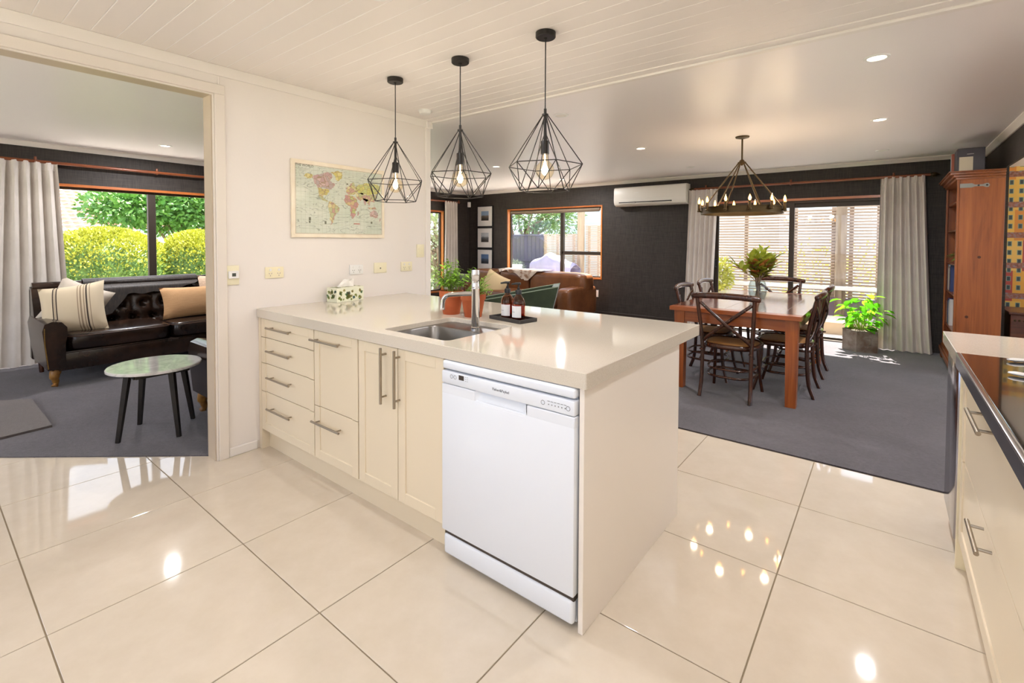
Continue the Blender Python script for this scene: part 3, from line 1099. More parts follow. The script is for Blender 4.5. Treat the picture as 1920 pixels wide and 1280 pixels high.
def plant_pot(name, loc, top_r, h, label):
    t = thing(name, label, 'potted plant', loc)
    br = top_r*0.68
    x, y, z = loc
    prof = [(0, 0), (br, 0), (br*1.02, 0.003), (top_r*0.92, h*0.73), (top_r*0.93, h*0.735), (top_r, h*0.74), (top_r*1.02, h*0.99), (top_r*0.99, h), (top_r*0.92, h), (top_r*0.88, h*0.86), (0, h*0.86)]
    MB().lathe(prof, 32, loc).build('pot', M_terra, t, smooth=35)
    MB().lathe([(0, h*0.90), (top_r*0.5, h*0.90), (top_r*0.895, h*0.87)], 20, loc).build('soil', M_soil, t, smooth=60)
    return t
def herb():
    # leafy herb with compound leaves (left pot)
    P0 = (1.112, 0.640, 0.9)
    t = plant_pot('potted_coriander', P0, 0.072, 0.140, 'bushy bright green herb in a terracotta pot beside the wall end')
    rnd = random.Random(11)
    st, lf = MB(), MB()
    for i in range(34):
        a = rnd.uniform(0, 2*PI)
        l = rnd.uniform(0.07, 0.21)
        tilt = rnd.uniform(0.10, 0.85)
        b = Vector((P0[0]+rnd.uniform(-.03, .03), P0[1]+rnd.uniform(-.03, .03), 1.02))
        d = Vector((math.cos(a)*math.sin(tilt), math.sin(a)*math.sin(tilt), math.cos(tilt)))
        if d.x < 0 and d.y > -0.2:
            d.x *= 0.75
        e = b+d*l*1.05
        mid = b+d*l*0.5+Vector((0, 0, l*0.1))
        st.tube([b, mid, e], [0.0018, 0.0015, 0.001], 5)
        for q in range(11):
            f = rnd.uniform(0.4, 1.0)
            pb = b.lerp(e, f)+Vector((0, 0, l*0.08*(1-f)))
            dd = Vector((d.x+rnd.uniform(-1.1, 1.1), d.y+rnd.uniform(-1.1, 1.1), rnd.uniform(-0.35, 0.5)))
            lf.leaf(pb, dd, (0, 0, 1), rnd.uniform(0.022, 0.040), rnd.uniform(0.016, 0.026), 0.3, 0.2)
    st.build('stems', M_stem, t, smooth=60)
    o = lf.build('leaves', M_herb, t)
    o['kind'] = 'stuff'
    # feathery herb (right pot)
    P1 = (1.284, 0.645, 0.9)
    t = plant_pot('potted_thyme', P1, 0.072, 0.134, 'feathery green herb in the terracotta pot behind the tap')
    st, lf = MB(), MB()
    for i in range(46):
        a = rnd.uniform(0, 2*PI)
        l = rnd.uniform(0.06, 0.15)
        tilt = rnd.uniform(0.1, 1.15)
        b = Vector((P1[0]+rnd.uniform(-.04, .04), P1[1]+rnd.uniform(-.04, .04), 1.018))
        d = Vector((math.cos(a)*math.sin(tilt)+0.62, math.sin(a)*math.sin(tilt)+0.18, math.cos(tilt)*0.95))
        e = b+d*l+Vector((0, 0, -0.15*l))
        st.tube([b, b.lerp(e, 0.5)+Vector((0, 0, l*0.12)), e], [0.0011, 0.001, 0.0007], 4)
        for q in range(20):
            f = rnd.uniform(0.25, 1.0)
            pb = b.lerp(e, f)+Vector((0, 0, l*0.24*f*(1-f)*2))
            lf.leaf(pb, (rnd.uniform(-1, 1), rnd.uniform(-1, 1), rnd.uniform(-0.3, 0.8)), (0, 0, 1), rnd.uniform(0.009, 0.016), rnd.uniform(0.005, 0.009), 0.2, 0.2)
    # a few long stray stalks towards the left
    for q in range(3):
        b = Vector((P1[0]-0.03, P1[1]-0.02, 1.015))
        st.tube([b, b+Vector((-0.05+0.02*q, 0.10, 0.06+0.012*q)), b+Vector((-0.03+0.03*q, 0.24, 0.10+0.02*q))], [0.0013, 0.0011, 0.0008], 4)
    st.build('stems', M_stem, t, smooth=60)
    o = lf.build('leaves', M_herb2, t)
    o['kind'] = 'stuff'
herb()

def soap():
    # tray
    m = MB()
    Mx = T(1.540, 0.690, 0.9) @ RZ(R(-9))
    m.bev(-0.125, 0.125, -0.065, 0.065, 0, 0.006, 0.002, 1, Mx)
    for a, b, c, d in ((-0.125, 0.125, -0.065, -0.059), (-0.125, 0.125, 0.059, 0.065), (-0.125, -0.119, -0.059, 0.059), (0.119, 0.125, -0.059, 0.059)):
        m.bev(a, b, c, d, 0.002, 0.020, 0.001, 1, Mx)
    tag(m.build('soap_tray', mat('dark_slate', '#3b3836', 0.6)), 'small black rectangular tray holding two pump bottles', 'tray')
    amber = thin_glass('amber_glass', '#e69c4c', 1.8)
    amber_in = thin_glass('amber_liquid', '#cc8036', 0.6)
    lab = ('amber pump bottle with white label on the tray, nearer the tap', 'amber pump bottle with white label on the tray, farther from the tap')
    for i, (x, y) in enumerate(((1.497, 0.697), (1.584, 0.684))):
        t = thing('soap_bottle', lab[i], 'bottle', (x, y, 0.9075), 0, 'amber pump bottles on the black tray')
        r = 0.036
        prof = [(0, 0.001), (r*0.9, 0), (r, 0.005), (r, 0.092), (r*0.97, 0.102), (r*0.80, 0.118), (r*0.48, 0.131), (r*0.40, 0.136), (r*0.40, 0.146), (0.0, 0.146)]
        MB().lathe(prof, 32, (x, y, 0.9075)).build('bottle', amber, t, smooth=40)
        MB().lathe([(0, 0.004), (r*0.90, 0.004), (r*0.90, 0.078), (0, 0.078)], 24, (x, y, 0.9075)).build('liquid', amber_in, t, smooth=40)
        # label wrapped round the front
        def lb(u, v, x=x, y=y):
            a = R(-125)+u*R(95)
            return (x+(r+0.0006)*math.cos(a), y+(r+0.0006)*math.sin(a), 0.9075+0.016+0.062*v)
        def lb2(u, v, x=x, y=y):
            a = R(-125)+u*R(95)
            return (x+(r+0.0001)*math.cos(a), y+(r+0.0001)*math.sin(a), 0.9075+0.016+0.062*v)
        lo = MB().grid(lb, 16, 1, two=lb2).build('label', mat('label_paper', '#e6e7ea', 0.6), t, smooth=40)
        def ln(u, v, x=x, y=y):
            a = R(-122)+u*R(36)
            return (x+(r+0.0009)*math.cos(a), y+(r+0.0009)*math.sin(a), 0.9075+0.044+0.003*v)
        MB().grid(ln, 6, 1).build('label_print', mat('grey_print2', '#a9aab0', 0.6), lo)
        z = 0.9075
        MB().lathe([(0, 0.140), (0.0175, 0.140), (0.0175, 0.160), (0.015, 0.163), (0.007, 0.165), (0.007, 0.176), (0.004, 0.178), (0.004, 0.196), (0, 0.197)], 20, (x, y, z)).build('pump', M_blackplastic, t, smooth=40)
        MB().tube([(x+0.010, y+0.006, z+0.197), (x-0.010, y-0.006, z+0.198), (x-0.034, y-0.020, z+0.193)], [0.0075, 0.0065, 0.004], 10).build('nozzle', M_blackplastic, t, smooth=50)
soap()

# ------------------------------------------------------------------ wall fittings and map
def plate(name, label, cat, y0, y1, z0, z1, m, group=None):
    t = thing(name, label, cat, (0, (y0+y1)/2, z0), 0, group)
    MB().bev(0.0, 0.009, y0, y1, z0, z1, 0.0025, 2).build('cover_plate', m, t, smooth=40)
    return t
def wall_fittings():
    hole = mat('socket_hole', '#6b6556', 0.6)
    def sockets(t, y0, y1, z0, z1, m, holem):
        w, h = y1-y0, z1-z0
        pl = t.children[0]
        for f in (0.27, 0.73):
            yc = y0+w*f
            MB().bev(0.008, 0.0125, yc-0.006, yc+0.006, z1-h*0.36, z1-h*0.16, 0.001, 1).build('switch', m, pl)
            for dy, dz, a in ((-0.0075, 0.003, 0.5), (0.0075, 0.003, -0.5), (0, -0.011, 0)):
                MB().box(-0.0007, 0.0007, -0.0012, 0.0012, -0.0042, 0.0042, T(0.0093, yc+dy, z0+h*0.38+dz) @ RX(a)).build('pin_hole', holem, pl)
    t = plate('thermostat', 'cream wall plate with small white thermostat beside the casing', 'thermostat', -0.180, -0.102, 1.060, 1.180, M_creamplastic)
    b = MB().bev(0.008, 0.022, -0.166, -0.108, 1.100, 1.146, 0.003, 2).build('control', M_whiteplastic, t)
    MB().box(0.0215, 0.0226, -0.148, -0.126, 1.113, 1.133).build('screen', mat('lcd', '#55584f', 0.2), b)
    g = 'double power points on the map wall'
    t = plate('power_point', 'white double power point nearest the casing below the map', 'power point', 0.056, 0.175, 1.088, 1.161, mat('offwhite_plastic', '#f0e6c4', 0.35), g)
    sockets(t, 0.056, 0.175, 1.088, 1.161, M_whiteplastic, mat('socket_hole_dark', '#8a7a90', 0.6))
    t = plate('power_point', 'white double power point right above the tissue box', 'power point', 0.672, 0.788, 1.081, 1.153, M_whiteplastic, g)
    sockets(t, 0.672, 0.788, 1.081, 1.153, M_whiteplastic, hole)
    t = plate('aerial_socket', 'pale yellow aerial wall plate with one dark hole', 'wall socket', 0.888, 1.005, 1.081, 1.162, M_creamplastic)
    MB().cyl((0.008, 0.945, 1.118), (0.0105, 0.945, 1.118), 0.006, 14).build('aerial_hole', mat('aerial_dark', '#6a665c', 0.5), t)
    t = plate('power_point', 'pale yellow double power point farthest along the map wall', 'power point', 1.152, 1.266, 1.083, 1.160, mat('pale_yellow_plastic', '#f0e8c8', 0.35), g)
    sockets(t, 1.152, 1.266, 1.083, 1.160, M_whiteplastic, hole)
    t = plate('light_switch', 'upright yellow four gang switch plate at the end of the map wall', 'light switch', 1.320, 1.400, 1.194, 1.305, M_creamplastic)
    for i in (0.3, 0.7):
        for j in (0.35, 0.65):
            yy, zz = 1.320+0.08*i, 1.194+0.111*j
            MB().bev(0.008, 0.012, yy-0.006, yy+0.006, zz-0.010, zz+0.010, 0.001, 1).build('switch', mat('switch_cream', '#f2e9c6', 0.35), t)
wall_fittings()

def world_map():
    y0, y1, z0, z1 = 0.228, 0.978, 1.356, 1.885
    t = thing('world_map', 'vintage printed world map panel on the cream wall', 'map', (0, (y0+y1)/2, z0))
    k = NT('map_border')
    v = k.coord((1, 1, 1))
    n = k.n('ShaderNodeTexNoise', i_Scale=14.0, i_Detail=5.0)
    k.l(v, n.inputs['Vector'])
    c = k.ramp(n.outputs['Fac'], [(0.3, lin('#e8d9bf')), (0.7, lin('#f0e5d0'))])
    p = k.n('ShaderNodeBsdfPrincipled', i_Roughness=0.30)
    k.l(c, p.inputs['Base Color'])
    k.l(p.outputs['BSDF'], k.out.inputs['Surface'])
    bd = MB().bev(0.001, 0.018, y0, y1, z0, z1, 0.001, 1).build('board', k.m, t)
    # printed sea with fine graticule
    k = NT('map_sea')
    br = k.n('ShaderNodeTexBrick', offset=0.0, squash=1.0)
    br.inputs['Scale'].default_value = 1.0
    br.inputs['Brick Width'].default_value = 0.031
    br.inputs['Row Height'].default_value = 0.031
    br.inputs['Mortar Size'].default_value = 0.0006
    br.inputs['Color1'].default_value = (1, 1, 1, 1)
    br.inputs['Color2'].default_value = (1, 1, 1, 1)
    br.inputs['Mortar'].default_value = (0, 0, 0, 1)
    sw = k.n('ShaderNodeSeparateXYZ')
    k.l(k.coord((1, 1, 1)), sw.inputs[0])
    cb = k.n('ShaderNodeCombineXYZ')
    k.l(sw.outputs[1], cb.inputs[0])
    k.l(sw.outputs[2], cb.inputs[1])
    k.l(cb.outputs[0], br.inputs['Vector'])
    n = k.n('ShaderNodeTexNoise', i_Scale=9.0, i_Detail=5.0)
    k.l(k.coord((1, 1, 1)), n.inputs['Vector'])
    sea = k.ramp(n.outputs['Fac'], [(0.3, lin('#c4cbb8')), (0.7, lin('#d3d4c4'))])
    # faint current lines
    wv = k.n('ShaderNodeTexNoise', i_Scale=5.0, i_Detail=2.0, i_Distortion=1.5)
    k.l(k.coord((1, 1, 3.5)), wv.inputs['Vector'])
    ln = k.ramp(wv.outputs['Fac'], [(0.485, (0, 0, 0, 1)), (0.5, (0.75, 0.75, 0.75, 1)), (0.515, (0, 0, 0, 1))])
    sea = k.mix(ln, sea, lin('#6f7464'))
    sea = k.mix(br.outputs['Color'], lin('#aeb294'), sea)
    p = k.n('ShaderNodeBsdfPrincipled', i_Roughness=0.30)
    k.l(sea, p.inputs['Base Color'])
    k.l(p.outputs['BSDF'], k.out.inputs['Surface'])
    a0, a1, b0, b1 = y0+0.030, y1-0.028, z0+0.030, z1-0.032
    sp = MB().box(0.0175, 0.0186, a0, a1, b0, b1).build('sea_print', k.m, bd)
    ink = mat('map_ink', '#5a5040', 0.3)
    MB().frame(a0-0.004, a1+0.004, b0-0.004, b1+0.004, -0.0186, -0.0178, 0.0016, RZ(PI/2)).build('print_border', ink, bd)
    W, H = a1-a0, b1-b0
    def pc(cs):
        k = NT('map_land_'+cs[0].strip('#'))
        vo = k.n('ShaderNodeTexVoronoi', i_Scale=38.0)
        k.l(k.coord((1, 1, 1)), vo.inputs['Vector'])
        h = k.n('ShaderNodeSeparateColor')
        k.l(vo.outputs['Color'], h.inputs[0])
        c = k.ramp(h.outputs[0], [(i/len(cs), lin(x)) for i, x in enumerate(cs)], 'CONSTANT')
        ve = k.n('ShaderNodeTexVoronoi', i_Scale=38.0, feature='DISTANCE_TO_EDGE')
        k.l(k.coord((1, 1, 1)), ve.inputs['Vector'])
        e = k.ramp(ve.outputs['Distance'], [(0.02, (1, 1, 1, 1)), (0.06, (0, 0, 0, 1))])
        c = k.mix(e, c, lin('#9a7f62'))
        p = k.n('ShaderNodeBsdfPrincipled', i_Roughness=0.30)
        k.l(c, p.inputs['Base Color'])
        k.l(p.outputs['BSDF'], k.out.inputs['Surface'])
        return k.m
    pink = pc(['#c0a099', '#c9aba2', '#b8968f', '#b09c94'])
    yell = pc(['#c9bb66', '#c2b662', '#d6ca84', '#c4b468'])
    mixd = pc(['#c4bd80', '#c3a08a', '#d3c894', '#b6b684', '#bd9784', '#c9b47e'])
    afr = pc(['#b5bb72', '#c39680', '#bd8e86', '#cbb07e', '#b88a82'])
    land = {
        'north_america_print': (pink, [(.17, .84), (.22, .875), (.28, .90), (.33, .93), (.38, .92), (.39, .86), (.36, .80), (.42, .76), (.40, .70), (.36, .67), (.23, .685), (.19, .76)]),
        'alaska_print': (yell, [(.08, .84), (.12, .88), (.17, .87), (.17, .82), (.12, .80)]),
        'united_states_print': (yell, [(.225, .685), (.35, .67), (.355, .63), (.32, .58), (.28, .575), (.24, .60)]),
        'mexico_print': (mixd, [(.235, .60), (.285, .575), (.29, .53), (.33, .505), (.34, .48), (.28, .50), (.24, .55)]),
        'greenland_print': (yell, [(.37, .93), (.44, .965), (.51, .96), (.50, .86), (.45, .81), (.43, .83), (.42, .89)]),
        'south_america_print': (mixd, [(.345, .49), (.38, .485), (.42, .455), (.475, .40), (.46, .345), (.43, .30), (.41, .24), (.39, .16), (.365, .13), (.365, .25), (.355, .34), (.335, .42)]),
        'europe_print': (mixd, [(.55, .66), (.56, .72), (.60, .79), (.64, .82), (.66, .76), (.68, .66), (.63, .62), (.57, .62)]),
        'africa_print': (afr, [(.54, .61), (.62, .605), (.66, .58), (.69, .50), (.705, .47), (.67, .40), (.665, .32), (.63, .24), (.615, .24), (.605, .34), (.60, .43), (.55, .46), (.52, .53)]),
        'russia_print': (pc(['#cfc872', '#c8c467', '#bfc278']), [(.66, .74), (.70, .79), (.80, .83), (.90, .83), (.985, .80), (.985, .72), (.93, .66), (.82, .64), (.72, .65), (.68, .68)]),
        'asia_print': (mixd, [(.67, .66), (.82, .64), (.93, .66), (.93, .58), (.90, .52), (.86, .54), (.83, .47), (.80, .53), (.75, .56), (.72, .53), (.68, .58)]),
        'india_print': (pink, [(.75, .585), (.81, .57), (.83, .545), (.795, .52), (.785, .465), (.765, .53)]),
        'australia_print': (pink, [(.84, .335), (.86, .37), (.90, .395), (.93, .385), (.955, .34), (.95, .28), (.92, .26), (.885, .285), (.85, .285)]),
        'new_zealand_print': (pink, [(.975, .26), (.99, .27), (.985, .23), (.965, .20)]),
        'indonesia_print': (mixd, [(.82, .44), (.86, .43), (.91, .45), (.93, .42), (.88, .405), (.83, .41)]),
        'british_isles_print': (pink, [(.545, .72), (.555, .735), (.565, .71), (.55, .695)]),
        'madagascar_print': (pink, [(.685, .35), (.70, .36), (.70, .30), (.685, .29)]),
    }
    rnd = random.Random(6)
    def coast(poly):
        o = []
        for (u0, v0), (u1, v1) in zip(poly, poly[1:]+poly[:1]):
            o.append((u0, v0))
            for f in (0.25, 0.5, 0.75):
                du, dv = u1-u0, v1-v0
                k = rnd.uniform(-0.16, 0.16)
                o.append((u0+du*f-dv*k*0.7, v0+dv*f+du*k*0.7))
        return o
    for nm, (m, poly) in land.items():
        poly = coast(poly)
        MB().prism([(a0+u*W, b0+v*H) for u, v in poly], 0.0184, 0.0192, 'x').build(nm, m, bd)
    # small ink marks and captions
    for i, (u, v, w, h) in enumerate(((.13, .185, .022, .05), (.13, .15, .018, .03), (.30, .14, .02, .045), (.855, .17, .022, .035), (.855, .72, .018, .02), (.555, .77, .02, .02))):
        MB().box(0.0184, 0.0190, a0+u*W, a0+(u+w)*W, b0+v*H, b0+(v+h)*H).build('vignette_print', mat('map_vignette', '#70705a', 0.3), bd)
    MB().box(0.0184, 0.0190, a0+.64*W, a0+.715*W, b0+.152*H, b0+.168*H).build('caption_print', mat('map_red', '#b5705e', 0.3), bd)
    text_mesh('map_title', 'THE WORLD', 0.0225, ink, T(0.0190, a0+0.062, b1-0.006) @ RZ(PI/2) @ RX(PI/2), bd)
    for i in range(3):
        MB().box(0.0184, 0.0190, a0+0.020, a0+0.095-0.01*i, b1-0.026-0.008*i, b1-0.025-0.008*i).build('caption_print', ink, bd)
world_map()
# smoke alarm
t = thing('smoke_alarm', 'round white smoke alarm on the kitchen ceiling above the map', 'smoke alarm', (0.235, 1.211, ZC-0.035))
MB().lathe([(0, -0.034), (0.030, -0.034), (0.042, -0.028), (0.048, -0.014), (0.048, -0.004), (0.054, -0.003), (0.054, 0.0), (0, 0)], 28, (0.235, 1.211, ZC)).build('body', M_whiteplastic, t, smooth=40)
MB().lathe([(0.020, -0.0345), (0.022, -0.036), (0.024, -0.0345)], 24, (0.235, 1.211, ZC)).build('sensor_ring', M_trim, t)

# ------------------------------------------------------------------ pendants
M_fil = mat('glowing_filament', '#ffe2b4', emis=14.0, ecol='#ffe6c0')
def pendant(x, y, label):
    t = thing('pendant_lamp', label, 'pendant lamp', (x, y, 1.575), 0, 'black wire cage pendants over the island')
    def at(v): return Vector((x, y, 0))+Vector(v)
    MB().lathe([(0, ZC-0.003), (0.010, ZC-0.028), (0.046, ZC-0.028), (0.050, ZC-0.024), (0.050, ZC-0.001), (0, ZC-0.001)], 32, (x, y, 0)).build('ceiling_cup', M_black, t, smooth=40)
    MB().cyl((x, y, 1.985), (x, y, ZC-0.026), 0.0030, 8).build('cord', M_blackplastic, t, smooth=60)
    MB().lathe([(0, 2.0), (0.007, 1.998), (0.007, 1.975), (0.016, 1.972), (0.016, 1.964), (0.0075, 1.962), (0.0075, 1.84), (0.020, 1.838), (0.021, 1.835), (0.021, 1.772), (0.0, 1.772)], 20, (x, y, 0)).build('lamp_holder', M_black, t, smooth=40)
    c = MB()
    r0, zm, zb = 0.190, 1.715, 1.590
    r1 = 0.128
    rw = 0.0024
    ph = R(20)
    up = at((0, 0, 1.968))
    mid = [at((r0*math.cos(ph+i*PI/3), r0*math.sin(ph+i*PI/3), zm)) for i in range(6)]
    bot = [at((r1*math.cos(ph+PI/6+i*PI/3), r1*math.sin(ph+PI/6+i*PI/3), zb)) for i in range(6)]
    inner = at((0, 0, 1.885))
    for i in range(6):
        j = (i+1) % 6
        a = 2*PI*i/6+ph
        c.cyl(up+Vector((0.012*math.cos(a), 0.012*math.sin(a), 0)), mid[i], rw, 6)
        c.cyl(mid[i], mid[j], rw, 6)
        c.cyl(bot[i], bot[j], rw, 6)
        c.cyl(mid[i], bot[i], rw, 6)
        c.cyl(mid[j], bot[i], rw, 6)
    for i in range(0, 6, 2):
        c.cyl(inner, bot[i], rw, 6)
        c.cyl(up, bot[i+1], rw, 6)
    c.build('wire_cage', M_black, t, smooth=60)
    # globe bulb
    b = MB()
    zc, rb = 1.692, 0.047
    prof = [(0.0, zc-rb)]
    for i in range(1, 12):
        a = -PI/2+i*PI*0.80/11
        prof.append((rb*math.cos(a), zc+rb*math.sin(a)))
    prof += [(0.0185, zc+0.050), (0.0150, zc+0.066), (0.0140, 1.774)]
    b.lathe(prof, 24, (x, y, 0))
    bo = b.build('bulb', M_bulbglass, t, smooth=60)
    MB().lathe([(0, zc-0.026), (0.009, zc-0.022), (0.0155, zc-0.006), (0.0150, zc+0.010), (0.009, zc+0.026), (0.004, zc+0.04), (0.003, 1.772), (0, 1.772)], 16, (x, y, 0)).build('filament', M_fil, bo, smooth=60)
    lamp('pendant_light', 'POINT', (0, 0, zc-1.575), 10.0, (1.0, 0.93, 0.86), t, size=0.02)
pendant(0.655, 0.588, 'black wire cage pendant nearest the map wall')
pendant(1.220, 0.603, 'middle black wire cage pendant above the island')
pendant(1.798, 0.617, 'black wire cage pendant above the soap bottles, farthest from the map')

# ------------------------------------------------------------------ downlights
M_lens = mat('lit_lens', '#fff6e8', emis=6.0, ecol='#fff0dc')
M_lensoff = mat('unlit_lens', '#e2ddd4', 0.4)
def downlight(x, y, lit, label, power=1.0, z=ZC):
    t = thing('downlight', label, 'downlight', (x, y, z-0.006), 0, 'recessed ceiling downlights')
    MB().lathe([(0.044, z-0.002), (0.046, z-0.006), (0.060, z-0.005), (0.063, z-0.001), (0.063, z+0.001), (0.044, z+0.001)], 28, (x, y, 0)).build('rim', M_whiteplastic, t, smooth=40)
    MB().lathe([(0, z-0.0022), (0.045, z-0.0022), (0.045, z-0.0008), (0, z-0.0008)], 24, (x, y, 0)).build('lens', M_lens if lit else M_lensoff, t)
    if lit:
        lamp('downlight_light', 'AREA', (0, 0, -0.001), LAMP*power, (0.985, 0.975, 1.0), t, size=0.088)
DLIT = [(3.09, 2.02, 'lit downlight in the dining ceiling nearest the batten', 1.1), (3.085, 3.735, 'lit downlight over the right end of the dining table', 1.0),
        (0.975, 3.715, 'lit downlight between pendants and chandelier', 1.1), (-1.155, 3.745, 'lit downlight over the green armchair', 1.2),
        (-1.15, 5.45, 'downlight over the brown sofa', 1.2), (-3.15, 0.43, 'lit downlight in the lounge ceiling', 2.2), (1.45, -0.13, 'lit downlight in the kitchen ceiling at the top edge', 0.5)]
for x, y, l, pw in DLIT:
    downlight(x, y, True, l, pw)
for x, y, l in ((1.019, 1.99, 'unlit downlight beside the tallest pendant'), (3.09, 5.46, 'unlit downlight in front of the right curtain'), (0.985, 5.40, 'unlit downlight in front of the air conditioner')):
    downlight(x, y, False, l)
for x, y, l, pw in ((3.0, -0.9, 'added kitchen downlight above the bench end', 0.62), (1.45, -1.9, 'added kitchen downlight behind the island aisle', 0.25), (3.0, -2.5, 'added kitchen downlight near the added window', 0.4), (-2.2, -1.9, 'added lounge downlight outside the view', 0.4)):  # unseen downlights added as extra room light
    downlight(x, y, True, l, pw)

# ------------------------------------------------------------------ bench with cooktop on the right
def right_bench():
    t = thing('bench_cabinet', 'cream bench cabinet with two wide handled drawers at the right edge', 'cabinet', (3.72, 0.0, 0))
    x0 = 3.412
    MB().box(x0+0.02, XR-0.003, -2.6, 1.262, 0.125, 0.840).build('body', M_cab, t)
    MB().bev(x0-0.006, XR-0.003, 1.262, 1.286, 0.0, 0.840, 0.0015, 1).build('side_panel', mat('bench_side', '#ece0c0', 0.3), t)
    MB().box(x0+0.028, x0+0.045, -2.6, 1.262, 0, 0.125).build('kickboard', M_cab, t)
    def front(y0, y1, z0, z1, sd):
        m = shaker(-y1, -y0, z0, z1, 0.0, sd, rail=0.06)
        m2 = MB()
        m2.add([(x0+v[1], -v[0], v[2]) for v in m.v], m.f)
        return m2
    d = front(0.02, 1.255, 0.470, 0.835, 'LRT').build('drawer', M_cab, t)
    bar_handle((x0, 0.515, 0.788), (x0, 0.775, 0.788), (-1, 0, 0), d, r=0.0065, off=0.036)
    d = front(0.02, 1.255, 0.130, 0.466, 'LRB').build('drawer', M_cab, t)
    bar_handle((x0, 0.480, 0.455), (x0, 0.690, 0.455), (-1, 0, 0), d, r=0.0065, off=0.036)
    front(-1.2, 0.014, 0.130, 0.835, 'LRTB').build('door', M_cab, t)
    front(-2.4, -1.206, 0.130, 0.835, 'LRTB').build('door', M_cab, t)
    # stainless appliance beyond the cabinet
    t = thing('bench_appliance', 'stainless steel fronted appliance at the far end of the bench', 'appliance', (3.72, 1.53, 0))
    MB().box(3.425, XR-0.01, 1.290, 1.700, 0.10, 0.838).build('body', mat('appliance_side', '#9a9ca2', 0.5), t)
    MB().bev(3.400, 3.425, 1.290, 1.702, 0.105, 0.836, 0.004, 2).build('front', mat('mirror_steel', '#9c9aa0', 0.16, metal=1.0), t, smooth=40)
    for y in (1.33, 1.66):
        MB().cyl((3.45, y, 0), (3.45, y, 0.10), 0.015, 12).build('foot', M_blackplastic, t)
    o = MB().bev(3.385, XR-0.001, 1.195, 1.790, 0.8456, 0.900, 0.002, 1).build('bench_worktop', M_stone)
    tag(o, 'short cream stone worktop beyond the cooktop', 'worktop')
    o = MB().bev(3.385, XR-0.001, -2.6, -0.42, 0.8456, 0.900, 0.002, 1).build('bench_worktop', M_stone)
    tag(o, 'cream stone worktop on the near side of the cooktop', 'worktop')
    t = thing('cooktop', 'black glass cooktop with stainless front edge set in the bench', 'cooktop', (3.70, 0.39, 0.8456))
    MB().box(3.392, XR-0.001, -0.418, 1.193, 0.8460, 0.896).build('steel_deck', M_dkgrey, t)
    MB().bev(3.383, 3.392, -0.418, 1.193, 0.8456, 0.893, 0.001, 1).build('front_strip', mat('steel_dark_reflection', '#4a4a55', 0.22, metal=1.0), t)  # dark reflection of the carpet put into the steel colour
    MB().bev(3.381, 3.394, -0.418, 1.193, 0.893, 0.902, 0.002, 2).build('steel_edge', mat('bright_steel', '#d5d3d0', 0.22, metal=1.0), t, smooth=40)
    MB().bev(3.394, 3.96, -0.415, 1.190, 0.893, 0.9015, 0.002, 1).build('glass', mat('black_ceramic_glass', '#1a1310', 0.03, spec=0.9, coat=1.0), t)
    # spoon rests
    Mc = mat('white_ceramic', '#f1eee9', 0.18)
    for i, (x, y, rz, lab) in enumerate(((3.530, 1.118, R(24), 'white ceramic spoon lying across the cooktop, farther one'), (3.497, 0.860, R(-22), 'white ceramic spoon lying across the cooktop, nearer one'))):
        t = thing('ceramic_spoon', lab, 'spoon', (x, y, 0.902), rz, 'white spoons on the cooktop')
        MB().tube([(-0.015, 0, 0.008), (0.0, 0, 0.0085), (0.04, 0, 0.008), (0.10, 0, 0.012), (0.16, 0, 0.014)], [0.006, 0.012, 0.011, 0.008, 0.007], 12, flat=(0.5, 1.4)).build('handle', Mc, t, smooth=60, world=False)
        MB().lathe([(0, 0.004), (0.028, 0.006), (0.038, 0.018), (0.040, 0.020), (0.037, 0.020), (0.026, 0.010), (0, 0.008)], 20, (0.195, 0, 0)).build('bowl', Mc, t, smooth=60, world=False)
right_bench()

